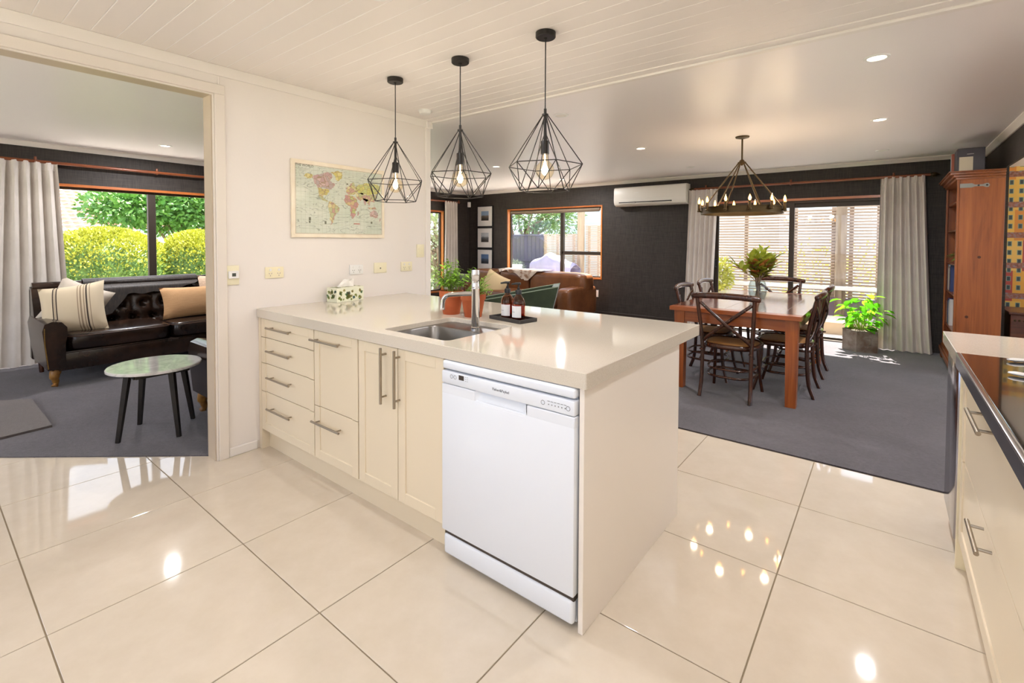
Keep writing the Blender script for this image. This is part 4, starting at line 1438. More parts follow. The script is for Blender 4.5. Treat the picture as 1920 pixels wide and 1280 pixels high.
# house wallpaper in the next room
def wallpaper():
    k = NT('houses_wallpaper')
    sp = k.n('ShaderNodeSeparateXYZ')
    k.l(k.coord((1, 1, 1)), sp.inputs[0])
    cb = k.n('ShaderNodeCombineXYZ')
    k.l(sp.outputs[0], cb.inputs[0])
    k.l(sp.outputs[2], cb.inputs[1])
    def brick(w, h, mort, off):
        b = k.n('ShaderNodeTexBrick', offset=off, squash=1.0)
        b.inputs['Scale'].default_value = 1.0
        b.inputs['Brick Width'].default_value = w
        b.inputs['Row Height'].default_value = h
        b.inputs['Mortar Size'].default_value = mort
        b.inputs['Mortar Smooth'].default_value = 0.0
        b.inputs['Bias'].default_value = 0.0
        b.inputs['Color1'].default_value = (0, 0, 0, 1)
        b.inputs['Color2'].default_value = (1, 1, 1, 1)
        b.inputs['Mortar'].default_value = (0.5, 0.5, 0.5, 1)
        k.l(cb.outputs[0], b.inputs['Vector'])
        return b
    hb = brick(0.19, 0.34, 0.0, 0.37)
    sc = k.n('ShaderNodeSeparateColor')
    k.l(hb.outputs['Color'], sc.inputs[0])
    house = k.ramp(sc.outputs[0], [(0.0, lin('#e0a040')), (0.18, lin('#b04a40')), (0.32, lin('#e6b455')), (0.46, lin('#d8cfa8')), (0.58, lin('#d88a3c')), (0.72, lin('#a94044')), (0.86, lin('#e9b860'))], 'CONSTANT')
    # windows: dark small bricks separated by wide mortar
    wb = brick(0.078, 0.098, 0.027, 0.0)
    win = k.mix(wb.outputs['Fac'], lin('#3d4648'), house)
    sh = brick(0.078, 0.098, 0.021, 0.0)
    shut = k.mix(sh.outputs['Fac'], lin('#7f9686'), house)
    fac = k.mix(wb.outputs['Fac'], win, shut)
    # roofs: a band at the top of each row
    mo = k.n('ShaderNodeMath', operation='MODULO')
    ad = k.n('ShaderNodeMath', operation='ADD')
    ad.inputs[1].default_value = 10.5
    k.l(sp.outputs[2], ad.inputs[0])
    k.l(ad.outputs[0], mo.inputs[0])
    mo.inputs[1].default_value = 0.34
    band = k.ramp(mo.outputs[0], [(0.0, (1, 1, 1, 1)), (0.05, (0, 0, 0, 1)), (0.325, (0, 0, 0, 1)), (0.3251, (1, 1, 1, 1))], 'CONSTANT')
    n = k.n('ShaderNodeTexNoise', i_Scale=40.0, i_Detail=3.0)
    k.l(k.coord((1, 1, 1)), n.inputs['Vector'])
    roof = k.ramp(n.outputs['Fac'], [(0.35, lin('#7d5348')), (0.5, lin('#a2644e')), (0.65, lin('#8d7f86'))])
    c = k.mix(band, fac, roof)
    p = k.n('ShaderNodeBsdfPrincipled', i_Roughness=0.55)
    k.l(c, p.inputs['Base Color'])
    k.l(p.outputs['BSDF'], k.out.inputs['Surface'])
    o = MB().box(XR+0.02, XR+2.5, YB-0.006, YB, 0.006, 2.19).build('wallpaper', k.m)
    struct(o, 'wallpaper printed with rows of colourful houses')
wallpaper()
# dark wooden chair back standing in front of the wallpaper
def parlour_chair():
    wd = wood('dark_mahogany', '#2c140c', '#4a2416', '#6b3a22', axis=0, rough=0.3, coat=0.4)
    t = thing('side_cabinet', 'dark brown studded wooden cabinet in front of the house wallpaper', 'cabinet', (4.60, 5.3, 0))
    MB().bev(4.085, 5.10, 5.05, 5.55, 0.10, 0.665, 0.006, 2).build('body', wd, t)
    MB().bev(4.070, 5.12, 5.03, 5.57, 0.665, 0.690, 0.006, 2).build('top', wd, t)
    for x in (4.12, 5.06):
        for y in (5.09, 5.51):
            MB().cyl((x, y, 0.006), (x, y, 0.10), 0.022, 12).build('leg', wd, t)
    for i in range(8):
        MB().sbox(4.115+i*0.03, 5.048, 0.61, 0.010, 0.006, 0.010, 1.0, 8, 6).build('stud', M_bronze, t)
parlour_chair()

# ------------------------------------------------------------------ bookcase
def bookcase():
    wd = wood('rimu_cabinet', '#6c3616', '#8e4c20', '#a05c2a', axis=2, scale=0.8, rough=0.35, coat=0.2)
    wdx = wood('rimu_cabinet_y', '#5e3016', '#7e4320', '#905228', axis=1, scale=0.8, rough=0.35, coat=0.2)
    y0, y1, x0, x1, zt = 4.965, 6.10, 3.700, 4.012, 2.02
    t = thing('bookcase', 'tall reddish timber bookcase with moulded top beside the curtain', 'bookcase', ((x0+x1)/2, (y0+y1)/2, 0.006))
    MB().bev(x0, x1, y0, y0+0.028, 0.10, zt-0.05, 0.002, 1).build('side_panel', wd, t)
    MB().bev(x0, x1, y1-0.028, y1, 0.10, zt-0.05, 0.002, 1).build('side_panel', wd, t)
    MB().box(x1-0.014, x1, y0+0.028, y1-0.028, 0.10, zt-0.05).build('back_board', wd, t)
    f = MB().bev(x0-0.018, x0, y0, y0+0.055, 0.16, zt-0.05, 0.003, 1)
    f.bev(x0-0.018, x0, y1-0.055, y1, 0.16, zt-0.05, 0.003, 1)
    f.build('front_stile', wd, t)
    for z in (0.42, 0.80, 1.12, 1.47, 1.76):
        MB().bev(x0+0.004, x1-0.014, y0+0.028, y1-0.028, z-0.018, z, 0.002, 1).build('shelf', wdx, t)
    # stepped crown and plinth
    cr = MB()
    for a, z0_, z1_ in ((0.012, zt-0.075, zt-0.050), (0.030, zt-0.050, zt-0.025), (0.055, zt-0.025, zt), (0.066, zt, zt+0.012)):
        cr.bev(x0-0.018-a, x1, y0-a*0.35, y1+a*0.35, z0_, z1_, 0.005, 2)
    cr.build('crown_moulding', wdx, t, smooth=40)
    pl = MB()
    pl.bev(x0-0.045, x1, y0-0.01, y1+0.01, 0.085, 0.145, 0.006, 2)
    pl.bev(x0-0.032, x1, y0-0.006, y1+0.006, 0.145, 0.170, 0.006, 2)
    pl.build('plinth', wdx, t, smooth=40)
    for x in (x0-0.005, x1-0.04):
        for y in (y0+0.04, y1-0.04):
            MB().lathe([(0, 0), (0.022, 0), (0.030, 0.03), (0.026, 0.06), (0.034, 0.08), (0, 0.08)], 16, (x, y, 0.006)).build('foot', wdx, t, smooth=40)
    # metal strap on the side panel near the crown
    sm = mat('zinc_strap', '#8c8a84', 0.45, metal=0.8)
    s = MB()
    poly = [(x0, 1.868), (x0+0.085, 1.868), (x0+0.105, 1.877), (x0+0.16, 1.877), (x0+0.182, 1.866), (x0+0.198, 1.866), (x0+0.208, 1.885), (x0+0.198, 1.904), (x0+0.182, 1.904), (x0+0.16, 1.895), (x0+0.105, 1.895), (x0+0.085, 1.908), (x0, 1.908)]
    s.prism(poly, y0-0.002, y0+0.001, 'y')
    so = s.build('metal_strap', sm, t)
    for x in (x0+0.130, x0+0.188):
        MB().cyl((x, y0-0.004, 1.886), (x, y0-0.001, 1.886), 0.008, 12).build('screw', M_blackplastic, so)
    # knots in the side panel
    for x, z in ((x0+0.150, 1.20), (x0+0.075, 0.62)):
        MB().cyl((x, y0-0.0006, z), (x, y0+0.001, z), 0.013, 14).build('knot', mat('knot', '#4a2614', 0.5), t)
    # books and things on the shelves
    def book(x, y, z, w, d, h, col, label, rz=0.0, group='books in the bookcase', page=True):
        b = thing('book', label, 'book', (x, y, z), rz, group)
        cov = mat('cover_'+col.strip('#'), col, 0.5)
        m = MB().bev(-d/2, d/2, -w/2, -w/2+0.003, 0, h, 0.001, 1).bev(-d/2, d/2, w/2-0.003, w/2, 0, h, 0.001, 1).bev(-d/2, -d/2+0.004, -w/2, w/2, 0, h, 0.001, 1)
        m.build('cover', cov, b, world=False)
        MB().box(-d/2+0.004, d/2-0.004, -w/2+0.003, w/2-0.003, 0.003, h-0.003).build('pages', mat('paper_pages', '#e8e0cf', 0.8), b, world=False)
        return b
    cols = ['#3b4a78', '#d7d6d4', '#2f3550', '#8e9bb4', '#e2dccf', '#40506a', '#c9b58a', '#6a2f36']
    names = {'#3b4a78': 'blue', '#d7d6d4': 'pale grey', '#2f3550': 'navy', '#8e9bb4': 'dusty blue', '#e2dccf': 'cream', '#40506a': 'slate', '#c9b58a': 'tan', '#6a2f36': 'maroon'}
    for z, n, lab in ((0.80, 9, 'second'), (0.42, 8, 'lowest')):
        y = y1-0.04
        for i in range(n):
            w = 0.030+0.012*((i*7) % 4)/3
            c = cols[(i*3+(0 if z > 0.5 else 4)) % len(cols)]
            y -= w+0.0015
            book(x0+0.112, y+w/2, z+0.0005, w, 0.20, 0.25+0.02*((i*5) % 3), c, '%s book standing in the bookcase, number %s from the curtain on the %s shelf' % (names[c], ['one', 'two', 'three', 'four', 'five', 'six', 'seven', 'eight', 'nine'][i], lab))
    # magazine with a flower cover in front of the lowest shelf books
    o = MB().bev(x0+0.010, x0+0.016, 5.06, 5.30, 0.4205, 0.66, 0.001, 1)
    mg = thing('magazine', 'magazine with a purple flower on its cover in the bookcase', 'magazine', (x0+0.03, 5.18, 0.4205))
    o.build('cover', mat('mag_cover', '#e7dcc4', 0.3), mg)
    MB().box(x0+0.0155, x0+0.022, 5.063, 5.297, 0.421, 0.658).build('pages', mat('paper_pages', '#e8e0cf', 0.8), mg)
    MB().lathe([(0, 0), (0.04, 0.0), (0.0, 0.001)], 7, (0, 0, 0), T(x0+0.0098, 5.20, 0.58) @ RY(-PI/2)).build('flower_print', mat('flower_print', '#9a3a8c', 0.4), mg)
    # trailing green plant on the middle shelf
    t2 = thing('shelf_plant', 'small leafy green plant on a bookcase shelf', 'potted plant', (x0+0.12, 5.60, 1.1205))
    MB().lathe([(0, 0), (0.045, 0), (0.055, 0.09), (0.050, 0.09), (0.045, 0.075), (0, 0.075)], 18, (x0+0.12, 5.60, 1.1205)).build('pot', M_whiteplastic, t2, smooth=40)
    lf = MB()
    rnd = random.Random(5)
    for i in range(26):
        a = rnd.uniform(0, 2*PI)
        lf.leaf((x0+0.12+0.02*math.cos(a), 5.60+0.02*math.sin(a), 1.20), (math.cos(a)-0.7, math.sin(a)*0.9, rnd.uniform(-0.2, 1.0)), (0, 0, 1), rnd.uniform(0.10, 0.17), 0.05, 0.5, 0.2)
    lf.build('leaves', M_leaf, t2, smooth=60)
    # binders on top
    zt2 = zt+0.0125
    b = thing('box_file', 'dark grey box file with a cream label on top of the bookcase', 'box file', (3.79, 5.20, zt2), 0)
    MB().bev(3.685, 3.885, 5.10, 5.36, zt2, zt2+0.235, 0.003, 1).build('case', mat('file_grey', '#4d4a50', 0.55), b)
    MB().bev(3.700, 3.800, 5.0985, 5.101, zt2+0.010, zt2+0.150, 0.0006, 1).build('label', mat('file_label', '#cbbfa8', 0.6), b)
    MB().bev(3.755, 3.805, 5.097, 5.101, zt2+0.172, zt2+0.180, 0.0006, 1).build('clip', M_chrome, b)
    for i, (c, y, h, lab) in enumerate((('#a4604e', 5.40, 0.225, 'rust red file standing behind the box file on the bookcase'), ('#6d93a2', 5.46, 0.215, 'teal file standing at the back on top of the bookcase'))):
        b = thing('box_file', lab, 'box file', (3.76, y, zt2))
        MB().bev(3.665, 3.865, y-0.026, y+0.026, zt2, zt2+h, 0.003, 1).build('case', mat('file_'+c.strip('#'), c, 0.55), b)
        MB().box(3.672, 3.860, y-0.020, y+0.020, zt2+h, zt2+h+0.002).build('pages', mat('paper_pages', '#e8e0cf', 0.8), b)
bookcase()

# ------------------------------------------------------------------ curtains and rods
def curtain(name, label, top, bot, z0, z1, n, axis='x', depth=0.035, seed=1, flip=1):
    """pleated curtain; top/bot are (a0, a1, c) spans along the wall and the plane of the cloth"""
    rnd = random.Random(seed)
    ph = [rnd.uniform(-0.5, 0.5) for _ in range(n+2)]
    am = [rnd.uniform(0.6, 1.25) for _ in range(n+2)]
    def off(u, v):
        s = u*n
        i = int(min(n-1, s))
        f = s-i
        A = depth*(am[i]*(1-f)+am[i+1]*f)
        p = ph[i]*(1-f)+ph[i+1]*f
        hd = min(1.0, max(0.0, (1-v)/0.05))
        k = 0.35+0.65*hd
        return A*k*math.sin(2*PI*(s+p*0.6*(1-v)*0.8)+0.6*math.sin(3*v+i)*0.4)+0.004*math.sin(40*u)*(1-hd)
    def fn(sg):
        def g(u, v):
            a0 = bot[0]+(top[0]-bot[0])*v**0.8
            a1 = bot[1]+(top[1]-bot[1])*v**0.8
            c = bot[2]+(top[2]-bot[2])*v
            a = a0+(a1-a0)*u
            q = c+off(u, v)+sg*0.0025
            z = z0+(z1-z0)*v
            return (a, q, z) if axis == 'x' else (q, a, z)
        return g
    t = thing(name, label, 'curtain', ((bot[0]+bot[1])/2, bot[2], z0) if axis == 'x' else (bot[2], (bot[0]+bot[1])/2, z0))
    MB().grid(fn(-1), n*10, 26, two=fn(1)).build('cloth', M_curtain, t, smooth=60)
    # gathered heading tape
    def hd(sg):
        def g(u, v):
            a = top[0]+(top[1]-top[0])*u
            q = top[2]+off(u, 0.985)*1.15+0.006*math.sin(u*n*6*PI)+sg*0.006
            z = z1-0.075+0.085*v+0.003*math.sin(u*50)
            return (a, q, z) if axis == 'x' else (q, a, z)
        return g
    MB().grid(hd(-1), n*12, 2, two=hd(1)).build('heading', M_curtain, t, smooth=60)
    return t
curtain('curtain', 'pale linen curtain on the right of the sliding door', (3.075, 3.50, 6.205), (3.06, 3.61, 6.13), 0.012, 2.135, 6, seed=4, depth=0.040)
curtain('curtain', 'pale linen curtain between air conditioner and sliding door', (0.71, 1.13, 6.205), (0.66, 1.06, 6.16), 0.012, 2.125, 6, seed=9, depth=0.030)
curtain('curtain', 'pale linen curtain on the left of the lounge window', (-0.86, -0.33, XL+0.10), (-1.02, -0.235, XL+0.17), 0.012, 2.150, 6, axis='y', seed=2, depth=0.040)
curtain('curtain', 'narrow pale curtain in the corner behind the potted herbs', (5.47, 5.82, XL+0.11), (5.42, 5.86, XL+0.11), 0.012, 2.140, 5, axis='y', seed=6, depth=0.035)
def rod(name, label, p0, p1, brackets, wall, loc, fin=(True, True)):
    m = wood('rimu_rod', '#5c2c14', '#7c3f1f', '#96522a', axis=0 if p0[1] == p1[1] else 1, rough=0.3) if p0[1] == p1[1] else wood('rimu_rod_y', '#5c2c14', '#7c3f1f', '#96522a', axis=1, rough=0.3)
    t = thing(name, label, 'curtain rod', loc)
    MB().cyl(p0, p1, 0.0165, 16).build('pole', m, t, smooth=40)
    d = (Vector(p1)-Vector(p0)).normalized()
    for k_, (p, s) in enumerate(((Vector(p0), -1), (Vector(p1), 1))):
        if fin[k_]:
            q = d*s
            MB().tube([p, p+q*0.012, p+q*0.014, p+q*0.03, p+q*0.05, p+q*0.075, p+q*0.085], [0.017, 0.017, 0.026, 0.028, 0.022, 0.008, 0.004], 14).build('finial', M_bronze, t, smooth=50)
    for b in brackets:
        b = Vector(b)
        w = Vector(wall)
        k = MB()
        k.tube([b+w*0.005+Vector((0, 0, 0.05)), b+w*0.015+Vector((0, 0, 0.03)), b+w*0.02+Vector((0, 0, -0.025))], [0.010, 0.013, 0.012], 10)
        k.cyl(b, b+w, 0.011, 10)
        k.tube([b+d*0.020*math.cos(a*PI/8)*0+Vector((0, 0, 0))+(w.normalized()*0.022*math.cos(a*PI/8))+Vector((0, 0, 0.022*math.sin(a*PI/8))) for a in range(16)], 0.006, 6, closed=True)
        k.build('bracket', m, t, smooth=50)
YR = 6.205
rod('curtain_rod', 'timber curtain rod above the sliding door', (0.79, YR, 2.150), (3.545, YR, 2.150), [(0.96, YR, 2.15), (2.09, YR, 2.15), (3.20, YR, 2.15)], (0, YB-YR, 0), (2.1, YR, 2.13))
XRd = XL+0.10
rod('curtain_rod', 'timber curtain rod above the lounge window', (XRd, -1.55, 2.165), (XRd, 1.34, 2.165), [(XRd, -0.50, 2.165), (XRd, 0.575, 2.165)], (XL-XRd, 0, 0), (XRd, 0.0, 2.14), fin=(True, False))
rod('curtain_rod', 'timber curtain rod in the corner of the living area', (XRd, 3.3, 2.145), (XRd, 5.90, 2.145), [(XRd, 5.88, 2.145)], (XL-XRd, 0, 0), (XRd, 4.6, 2.13), fin=(True, False))

# ------------------------------------------------------------------ wall things on the back wall
def air_con():
    x0, x1, z0, z1, yb = -0.515, 0.695, 1.930, 2.245, YB
    t = thing('air_conditioner', 'white wall mounted air conditioner on the dark back wall', 'air conditioner', ((x0+x1)/2, yb-0.1, z0))
    prof = [(yb, z0+0.01), (yb, z1), (yb-0.17, z1), (yb-0.195, z1-0.012), (yb-0.207, z1-0.05), (yb-0.210, z0+0.10), (yb-0.205, z0+0.06), (yb-0.185, z0+0.025), (yb-0.14, z0), (yb-0.03, z0)]
    MB().prism(prof, x0, x1, 'x').build('housing', mat('ac_white', '#e9e4dc', 0.35), t, smooth=30)
    MB().bev(x0+0.01, x1-0.012, yb-0.2125, yb-0.19, z0+0.115, z1-0.015, 0.004, 2).build('front_cover', mat('ac_white', '#e9e4dc', 0.35), t, smooth=40)
    v = MB().bev(x0+0.09, x1-0.22, yb-0.2075, yb-0.17, z0+0.048, z0+0.066, 0.002, 1)
    v.build('vent_slot', M_blackplastic, t)
    for i in range(3):
        a = x0+0.095+i*0.30
        MB().bev(a, a+0.285, yb-0.213, yb-0.19, z0+0.036, z0+0.050, 0.003, 1).build('louvre', mat('ac_louvre', '#d9d3ca', 0.4), t)
    MB().box(x0+0.36, x0+0.44, yb-0.2135, yb-0.2120, z1-0.105, z1-0.099).build('badge', mat('ac_badge', '#f6f4f0', 0.2), t)
air_con()
def pictures():
    for i, (z0, z1, lab, c1, c2, c3) in enumerate(((1.640, 2.080, 'top framed print of the three in the corner, a town by blue sky', '#8fa6c4', '#7c6c5c', '#4c443c'),
                                                    (1.185, 1.620, 'middle framed print of the three in the corner, a misty shoreline', '#c2c6cc', '#6a6a6e', '#4f4b48'),
                                                    (0.722, 1.165, 'lowest framed print of the three in the corner, a blue mountain', '#5d7fae', '#4a5a72', '#353a40'))):
        x0, x1, y = -3.815, -3.375, YB
        t = thing('framed_print', lab, 'picture', ((x0+x1)/2, y, z0), 0, 'framed prints stacked in the corner')
        MB().frame(x0, x1, z0, z1, y-0.034, y-0.002, 0.014).build('frame', M_blackplastic, t)
        MB().box(x0+0.014, x1-0.014, y-0.024, y-0.018, z0+0.014, z1-0.014).build('mount', mat('mount_card', '#efebe6', 0.5), t)
        xc, zc = (x0+x1)/2, (z0+z1)/2+0.01
        k = NT('print_%d' % i)
        sp = k.n('ShaderNodeSeparateXYZ')
        k.l(k.coord((1, 1, 1)), sp.inputs[0])
        n = k.n('ShaderNodeTexNoise', i_Scale=24.0, i_Detail=4.0)
        k.l(k.coord((1, 1, 2.5)), n.inputs['Vector'])
        ad = k.n('ShaderNodeMath', operation='MULTIPLY_ADD')
        k.l(n.outputs['Fac'], ad.inputs[0])
        ad.inputs[1].default_value = 0.10
        k.l(sp.outputs[2], ad.inputs[2])
        base = zc-0.10-z0
        mr = k.n('ShaderNodeMapRange')
        k.l(ad.outputs[0], mr.inputs['Value'])
        mr.inputs['From Min'].default_value = base+0.05
        mr.inputs['From Max'].default_value = base+0.25
        c = k.ramp(mr.outputs[0], [(0.15, lin(c3)), (0.45, lin(c2)), (0.62, lin(c1))])
        p = k.n('ShaderNodeBsdfPrincipled', i_Roughness=0.4)
        k.l(c, p.inputs['Base Color'])
        k.l(p.outputs['BSDF'], k.out.inputs['Surface'])
        MB().box(xc-0.105, xc+0.105, y-0.0250, y-0.0238, zc-0.10, zc+0.10).build('print', k.m, t)
        MB().box(x0+0.014, x1-0.014, y-0.0290, y-0.0275, z0+0.014, z1-0.014).build('glazing', M_pane, t)
pictures()
t = thing('wall_outlet', 'small white power outlet on the dark wall beside the brown sofa', 'power point', (-0.935, YB, 0.340))
p_ = MB().bev(-0.973, -0.897, YB-0.010, YB, 0.340, 0.465, 0.003, 2).build('cover_plate', M_whiteplastic, t, smooth=40)
for z in (0.37, 0.435):
    MB().box(-0.945, -0.925, YB-0.0125, YB-0.009, z-0.010, z+0.010).build('switch', M_trim, p_)
t = thing('motion_sensor', 'small cream alarm sensor high in the living room corner', 'sensor', (XL+0.05, YB-0.05, 2.07))
MB().bev(-0.035, 0.035, -0.022, 0.022, 0, 0.11, 0.008, 2, T(XL+0.05, YB-0.05, 2.07) @ RZ(R(45))).build('housing', M_whiteplastic, t, smooth=40)
MB().sbox(XL+0.066, YB-0.066, 2.12, 0.016, 0.016, 0.025, 0.8, 12, 8).build('lens', M_trim, t, smooth=60)

# ------------------------------------------------------------------ dining table and chairs
M_table = wood('table_timber_x', '#77340f', '#984a18', '#b06024', axis=0, scale=0.8, rough=0.28, coat=0.5)
M_tabley = wood('table_timber_y', '#5a260c', '#743512', '#8a461c', axis=1, scale=0.8, rough=0.16, coat=1.0)
M_tablez = wood('table_timber_z', '#7a3710', '#9c4e1a', '#b46628', axis=2, scale=0.8, rough=0.35, coat=0.3)
def dining_table():
    x0, x1, y0, y1, z = 1.605, 2.645, 2.930, 4.900, 0.752
    t = thing('dining_table', 'solid orange brown timber dining table with square legs', 'table', ((x0+x1)/2, (y0+y1)/2, 0.006))
    n = 7
    w = (x1-x0)/n
    for i in range(n):
        MB().bev(x0+i*w+0.0004, x0+(i+1)*w-0.0004, y0+0.105, y1-0.105, z-0.036, z, 0.0012, 1).build('top_board', M_tabley, t)
    for a, b in ((y0, y0+0.1045), (y1-0.1045, y1)):
        MB().bev(x0, x1, a, b, z-0.036, z, 0.002, 1).build('breadboard_end', M_table, t)
    lx, ly, L = 0.028, 0.050, 0.090
    for a in (x0+lx, x1-lx-L):
        for b in (y0+ly, y1-ly-L):
            m = MB()
            k = 0.012
            vs = [(a+(k if i else 0)+0, 0, 0) for i in (0,)]
            m.add([(a+k*0.6, b+k*0.6, 0.006), (a+L-k*0.6, b+k*0.6, 0.006), (a+L-k*0.6, b+L-k*0.6, 0.006), (a+k*0.6, b+L-k*0.6, 0.006),
                   (a, b, z-0.037), (a+L, b, z-0.037), (a+L, b+L, z-0.037), (a, b+L, z-0.037)],
                  [(0, 3, 2, 1), (4, 5, 6, 7), (0, 1, 5, 4), (1, 2, 6, 5), (2, 3, 7, 6), (3, 0, 4, 7)])
            m.build('leg', M_tablez, t)
    for b in (y0+ly+0.012, y1-ly-0.034):
        MB().box(x0+lx+L, x1-lx-L, b, b+0.022, z-0.135, z-0.037).build('apron', M_table, t)
    for a in (x0+lx+0.012, x1-lx-0.034):
        MB().box(a, a+0.022, y0+ly+L, y1-ly-L, z-0.135, z-0.037).build('apron', M_tabley, t)
dining_table()
M_bent = wood('bentwood', '#26110a', '#3e1d0e', '#532a15', axis=2, rough=0.25, coat=0.3)
def mk_cane():
    k = NT('woven_cane')
    v = k.coord((120, 120, 1), (0, 0, 0.78))
    ch = k.n('ShaderNodeTexChecker', i_Scale=1.0)
    k.l(v, ch.inputs['Vector'])
    n = k.n('ShaderNodeTexNoise', i_Scale=10.0)
    k.l(k.coord((1, 1, 1)), n.inputs['Vector'])
    c = k.mix(0.5, k.ramp(n.outputs['Fac'], [(0.3, lin('#8a5c2c')), (0.7, lin('#b07c40'))]), k.ramp(ch.outputs['Fac'], [(0.0, lin('#76481e')), (1.0, lin('#b98a4e'))]))
    p = k.n('ShaderNodeBsdfPrincipled', i_Roughness=0.55)
    k.l(c, p.inputs['Base Color'])
    b = k.n('ShaderNodeBump', i_Strength=0.4, i_Distance=0.003)
    k.l(ch.outputs['Fac'], b.inputs['Height'])
    k.l(b.outputs['Normal'], p.inputs['Normal'])
    k.l(p.outputs['BSDF'], k.out.inputs['Surface'])
    return k.m
M_cane = mk_cane()
def bez(pts, n=10):
    """Catmull-Rom through points"""
    P = [Vector(p) for p in pts]
    P = [P[0]*2-P[1]]+P+[P[-1]*2-P[-2]]
    o = []
    for i in range(1, len(P)-2):
        for k in range(n):
            t = k/n
            a, b, c, d = P[i-1], P[i], P[i+1], P[i+2]
            o.append(0.5*((2*b)+(c-a)*t+(2*a-5*b+4*c-d)*t*t+(3*b-a-3*c+d)*t**3))
    o.append(P[-2])
    return o
def dining_chair(label):
    t = thing('dining_chair', label, 'chair', (0, 0, 0.006), 0, 'bentwood chairs around the dining table')
    def seat_r(a, s=1.0):
        # rounded trapezoid outline, wider in front
        c, sn = math.cos(a), math.sin(a)
        e = 0.62
        x = math.copysign(abs(c)**e, c)*0.215
        y = math.copysign(abs(sn)**e, sn)*0.205
        x *= 1.0+0.10*(y/0.205)
        return x*s, y*s+0.005
    n = 36
    pts = [seat_r(2*PI*k/n) for k in range(n)]
    # seat rim: ring tube
    MB().tube([(x, y, 0.440) for x, y in pts], 0.019, 8, closed=True, flat=(1.2, 0.85)).build('seat_rim', M_bent, t, smooth=60, world=False)
    s = MB()
    def ring(sc, z): return [(seat_r(2*PI*k/n, sc)[0], seat_r(2*PI*k/n, sc)[1], z) for k in range(n)]
    v = ring(0.96, 0.446)+ring(0.90, 0.459)+ring(0.55, 0.460)+[(0, 0.005, 0.456)]+ring(0.96, 0.436)
    f = []
    for r in range(2):
        for k in range(n):
            j = (k+1) % n
            f.append((r*n+k, r*n+j, (r+1)*n+j, (r+1)*n+k))
    for k in range(n):
        f.append((2*n+k, 2*n+(k+1) % n, 3*n))
        f.append((3*n+1+k, 3*n+1+(k+1) % n, (k+1) % n, k))
    f.append(tuple(3*n+1+k for k in range(n-1, -1, -1)))
    s.add(v, f)
    s.build('seat', M_cane, t, smooth=50, world=False)
    for sx in (-1, 1):
        MB().tube(bez([(sx*0.200, -0.245, 0.0), (sx*0.196, -0.205, 0.12), (sx*0.194, -0.190, 0.30), (sx*0.196, -0.188, 0.45), (sx*0.208, -0.205, 0.62), (sx*0.222, -0.243, 0.80), (sx*0.226, -0.262, 0.865)], 6),
                  0.0165, 10).build('rear_leg', M_bent, t, smooth=60, world=False)
        MB().tube(bez([(sx*0.205, 0.225, 0.0), (sx*0.190, 0.185, 0.15), (sx*0.183, 0.168, 0.30), (sx*0.181, 0.165, 0.440)], 6), [0.0135]*6+[0.0155]*7+[0.018]*6, 10).build('front_leg', M_bent, t, smooth=60, world=False)
        # cross of the back
        MB().tube(bez([(sx*0.205, -0.236, 0.815), (sx*0.12, -0.250, 0.745), (0, -0.244+sx*0.008, 0.645), (-sx*0.12, -0.222, 0.545), (-sx*0.188, -0.196, 0.480)], 6), 0.0105, 8, flat=(1.35, 0.8)).build('back_cross', M_bent, t, smooth=60, world=False)
    MB().tube(bez([(-0.272, -0.252, 0.865), (-0.22, -0.266, 0.872), (-0.11, -0.282, 0.880), (0, -0.288, 0.882), (0.11, -0.282, 0.880), (0.22, -0.266, 0.872), (0.272, -0.252, 0.865)], 5),
              [0.014]+[0.021]*4+[0.024]*21+[0.021]*4+[0.014], 10, flat=(1.1, 0.8)).build('top_rail', M_bent, t, smooth=60, world=False)
    for z, r in ((0.245, 0.0095), (0.180, 0.0105)):
        MB().tube([(x*0.86, y*0.88-0.012, z) for x, y in pts], r, 8, closed=True).build('stretcher_ring', M_bent, t, smooth=60, world=False)
    for sx in (-1, 1):
        MB().tube([(sx*0.004*k_, 0, 0) for k_ in ()] or [(sx*0.196, -0.206, 0.400), (sx*0.196, -0.206, 0.412)], 0.019, 10).build('collar', M_chrome if False else M_bent, t, smooth=60, world=False)
    return t
ch = dining_chair('dark bentwood cross back chair at the near end of the dining table')
ch.location = (2.105, 3.088, 0.006)
for (x, y, rz, l) in ((2.452, 3.545, PI/2, 'dark bentwood chair on the planter side of the table, nearer one'),
                      (2.452, 4.300, PI/2, 'dark bentwood chair on the planter side of the table, farther one'),
                      (1.770, 3.600, -PI/2, 'dark bentwood chair on the sofa side of the table, nearer one'),
                      (1.770, 4.330, -PI/2, 'dark bentwood chair on the sofa side of the table, farther one'),
                      (2.130, 4.960, PI, 'dark bentwood chair at the sliding door end of the table')):
    dup(ch, loc=(x, y, 0.006), rz=rz, label=l)

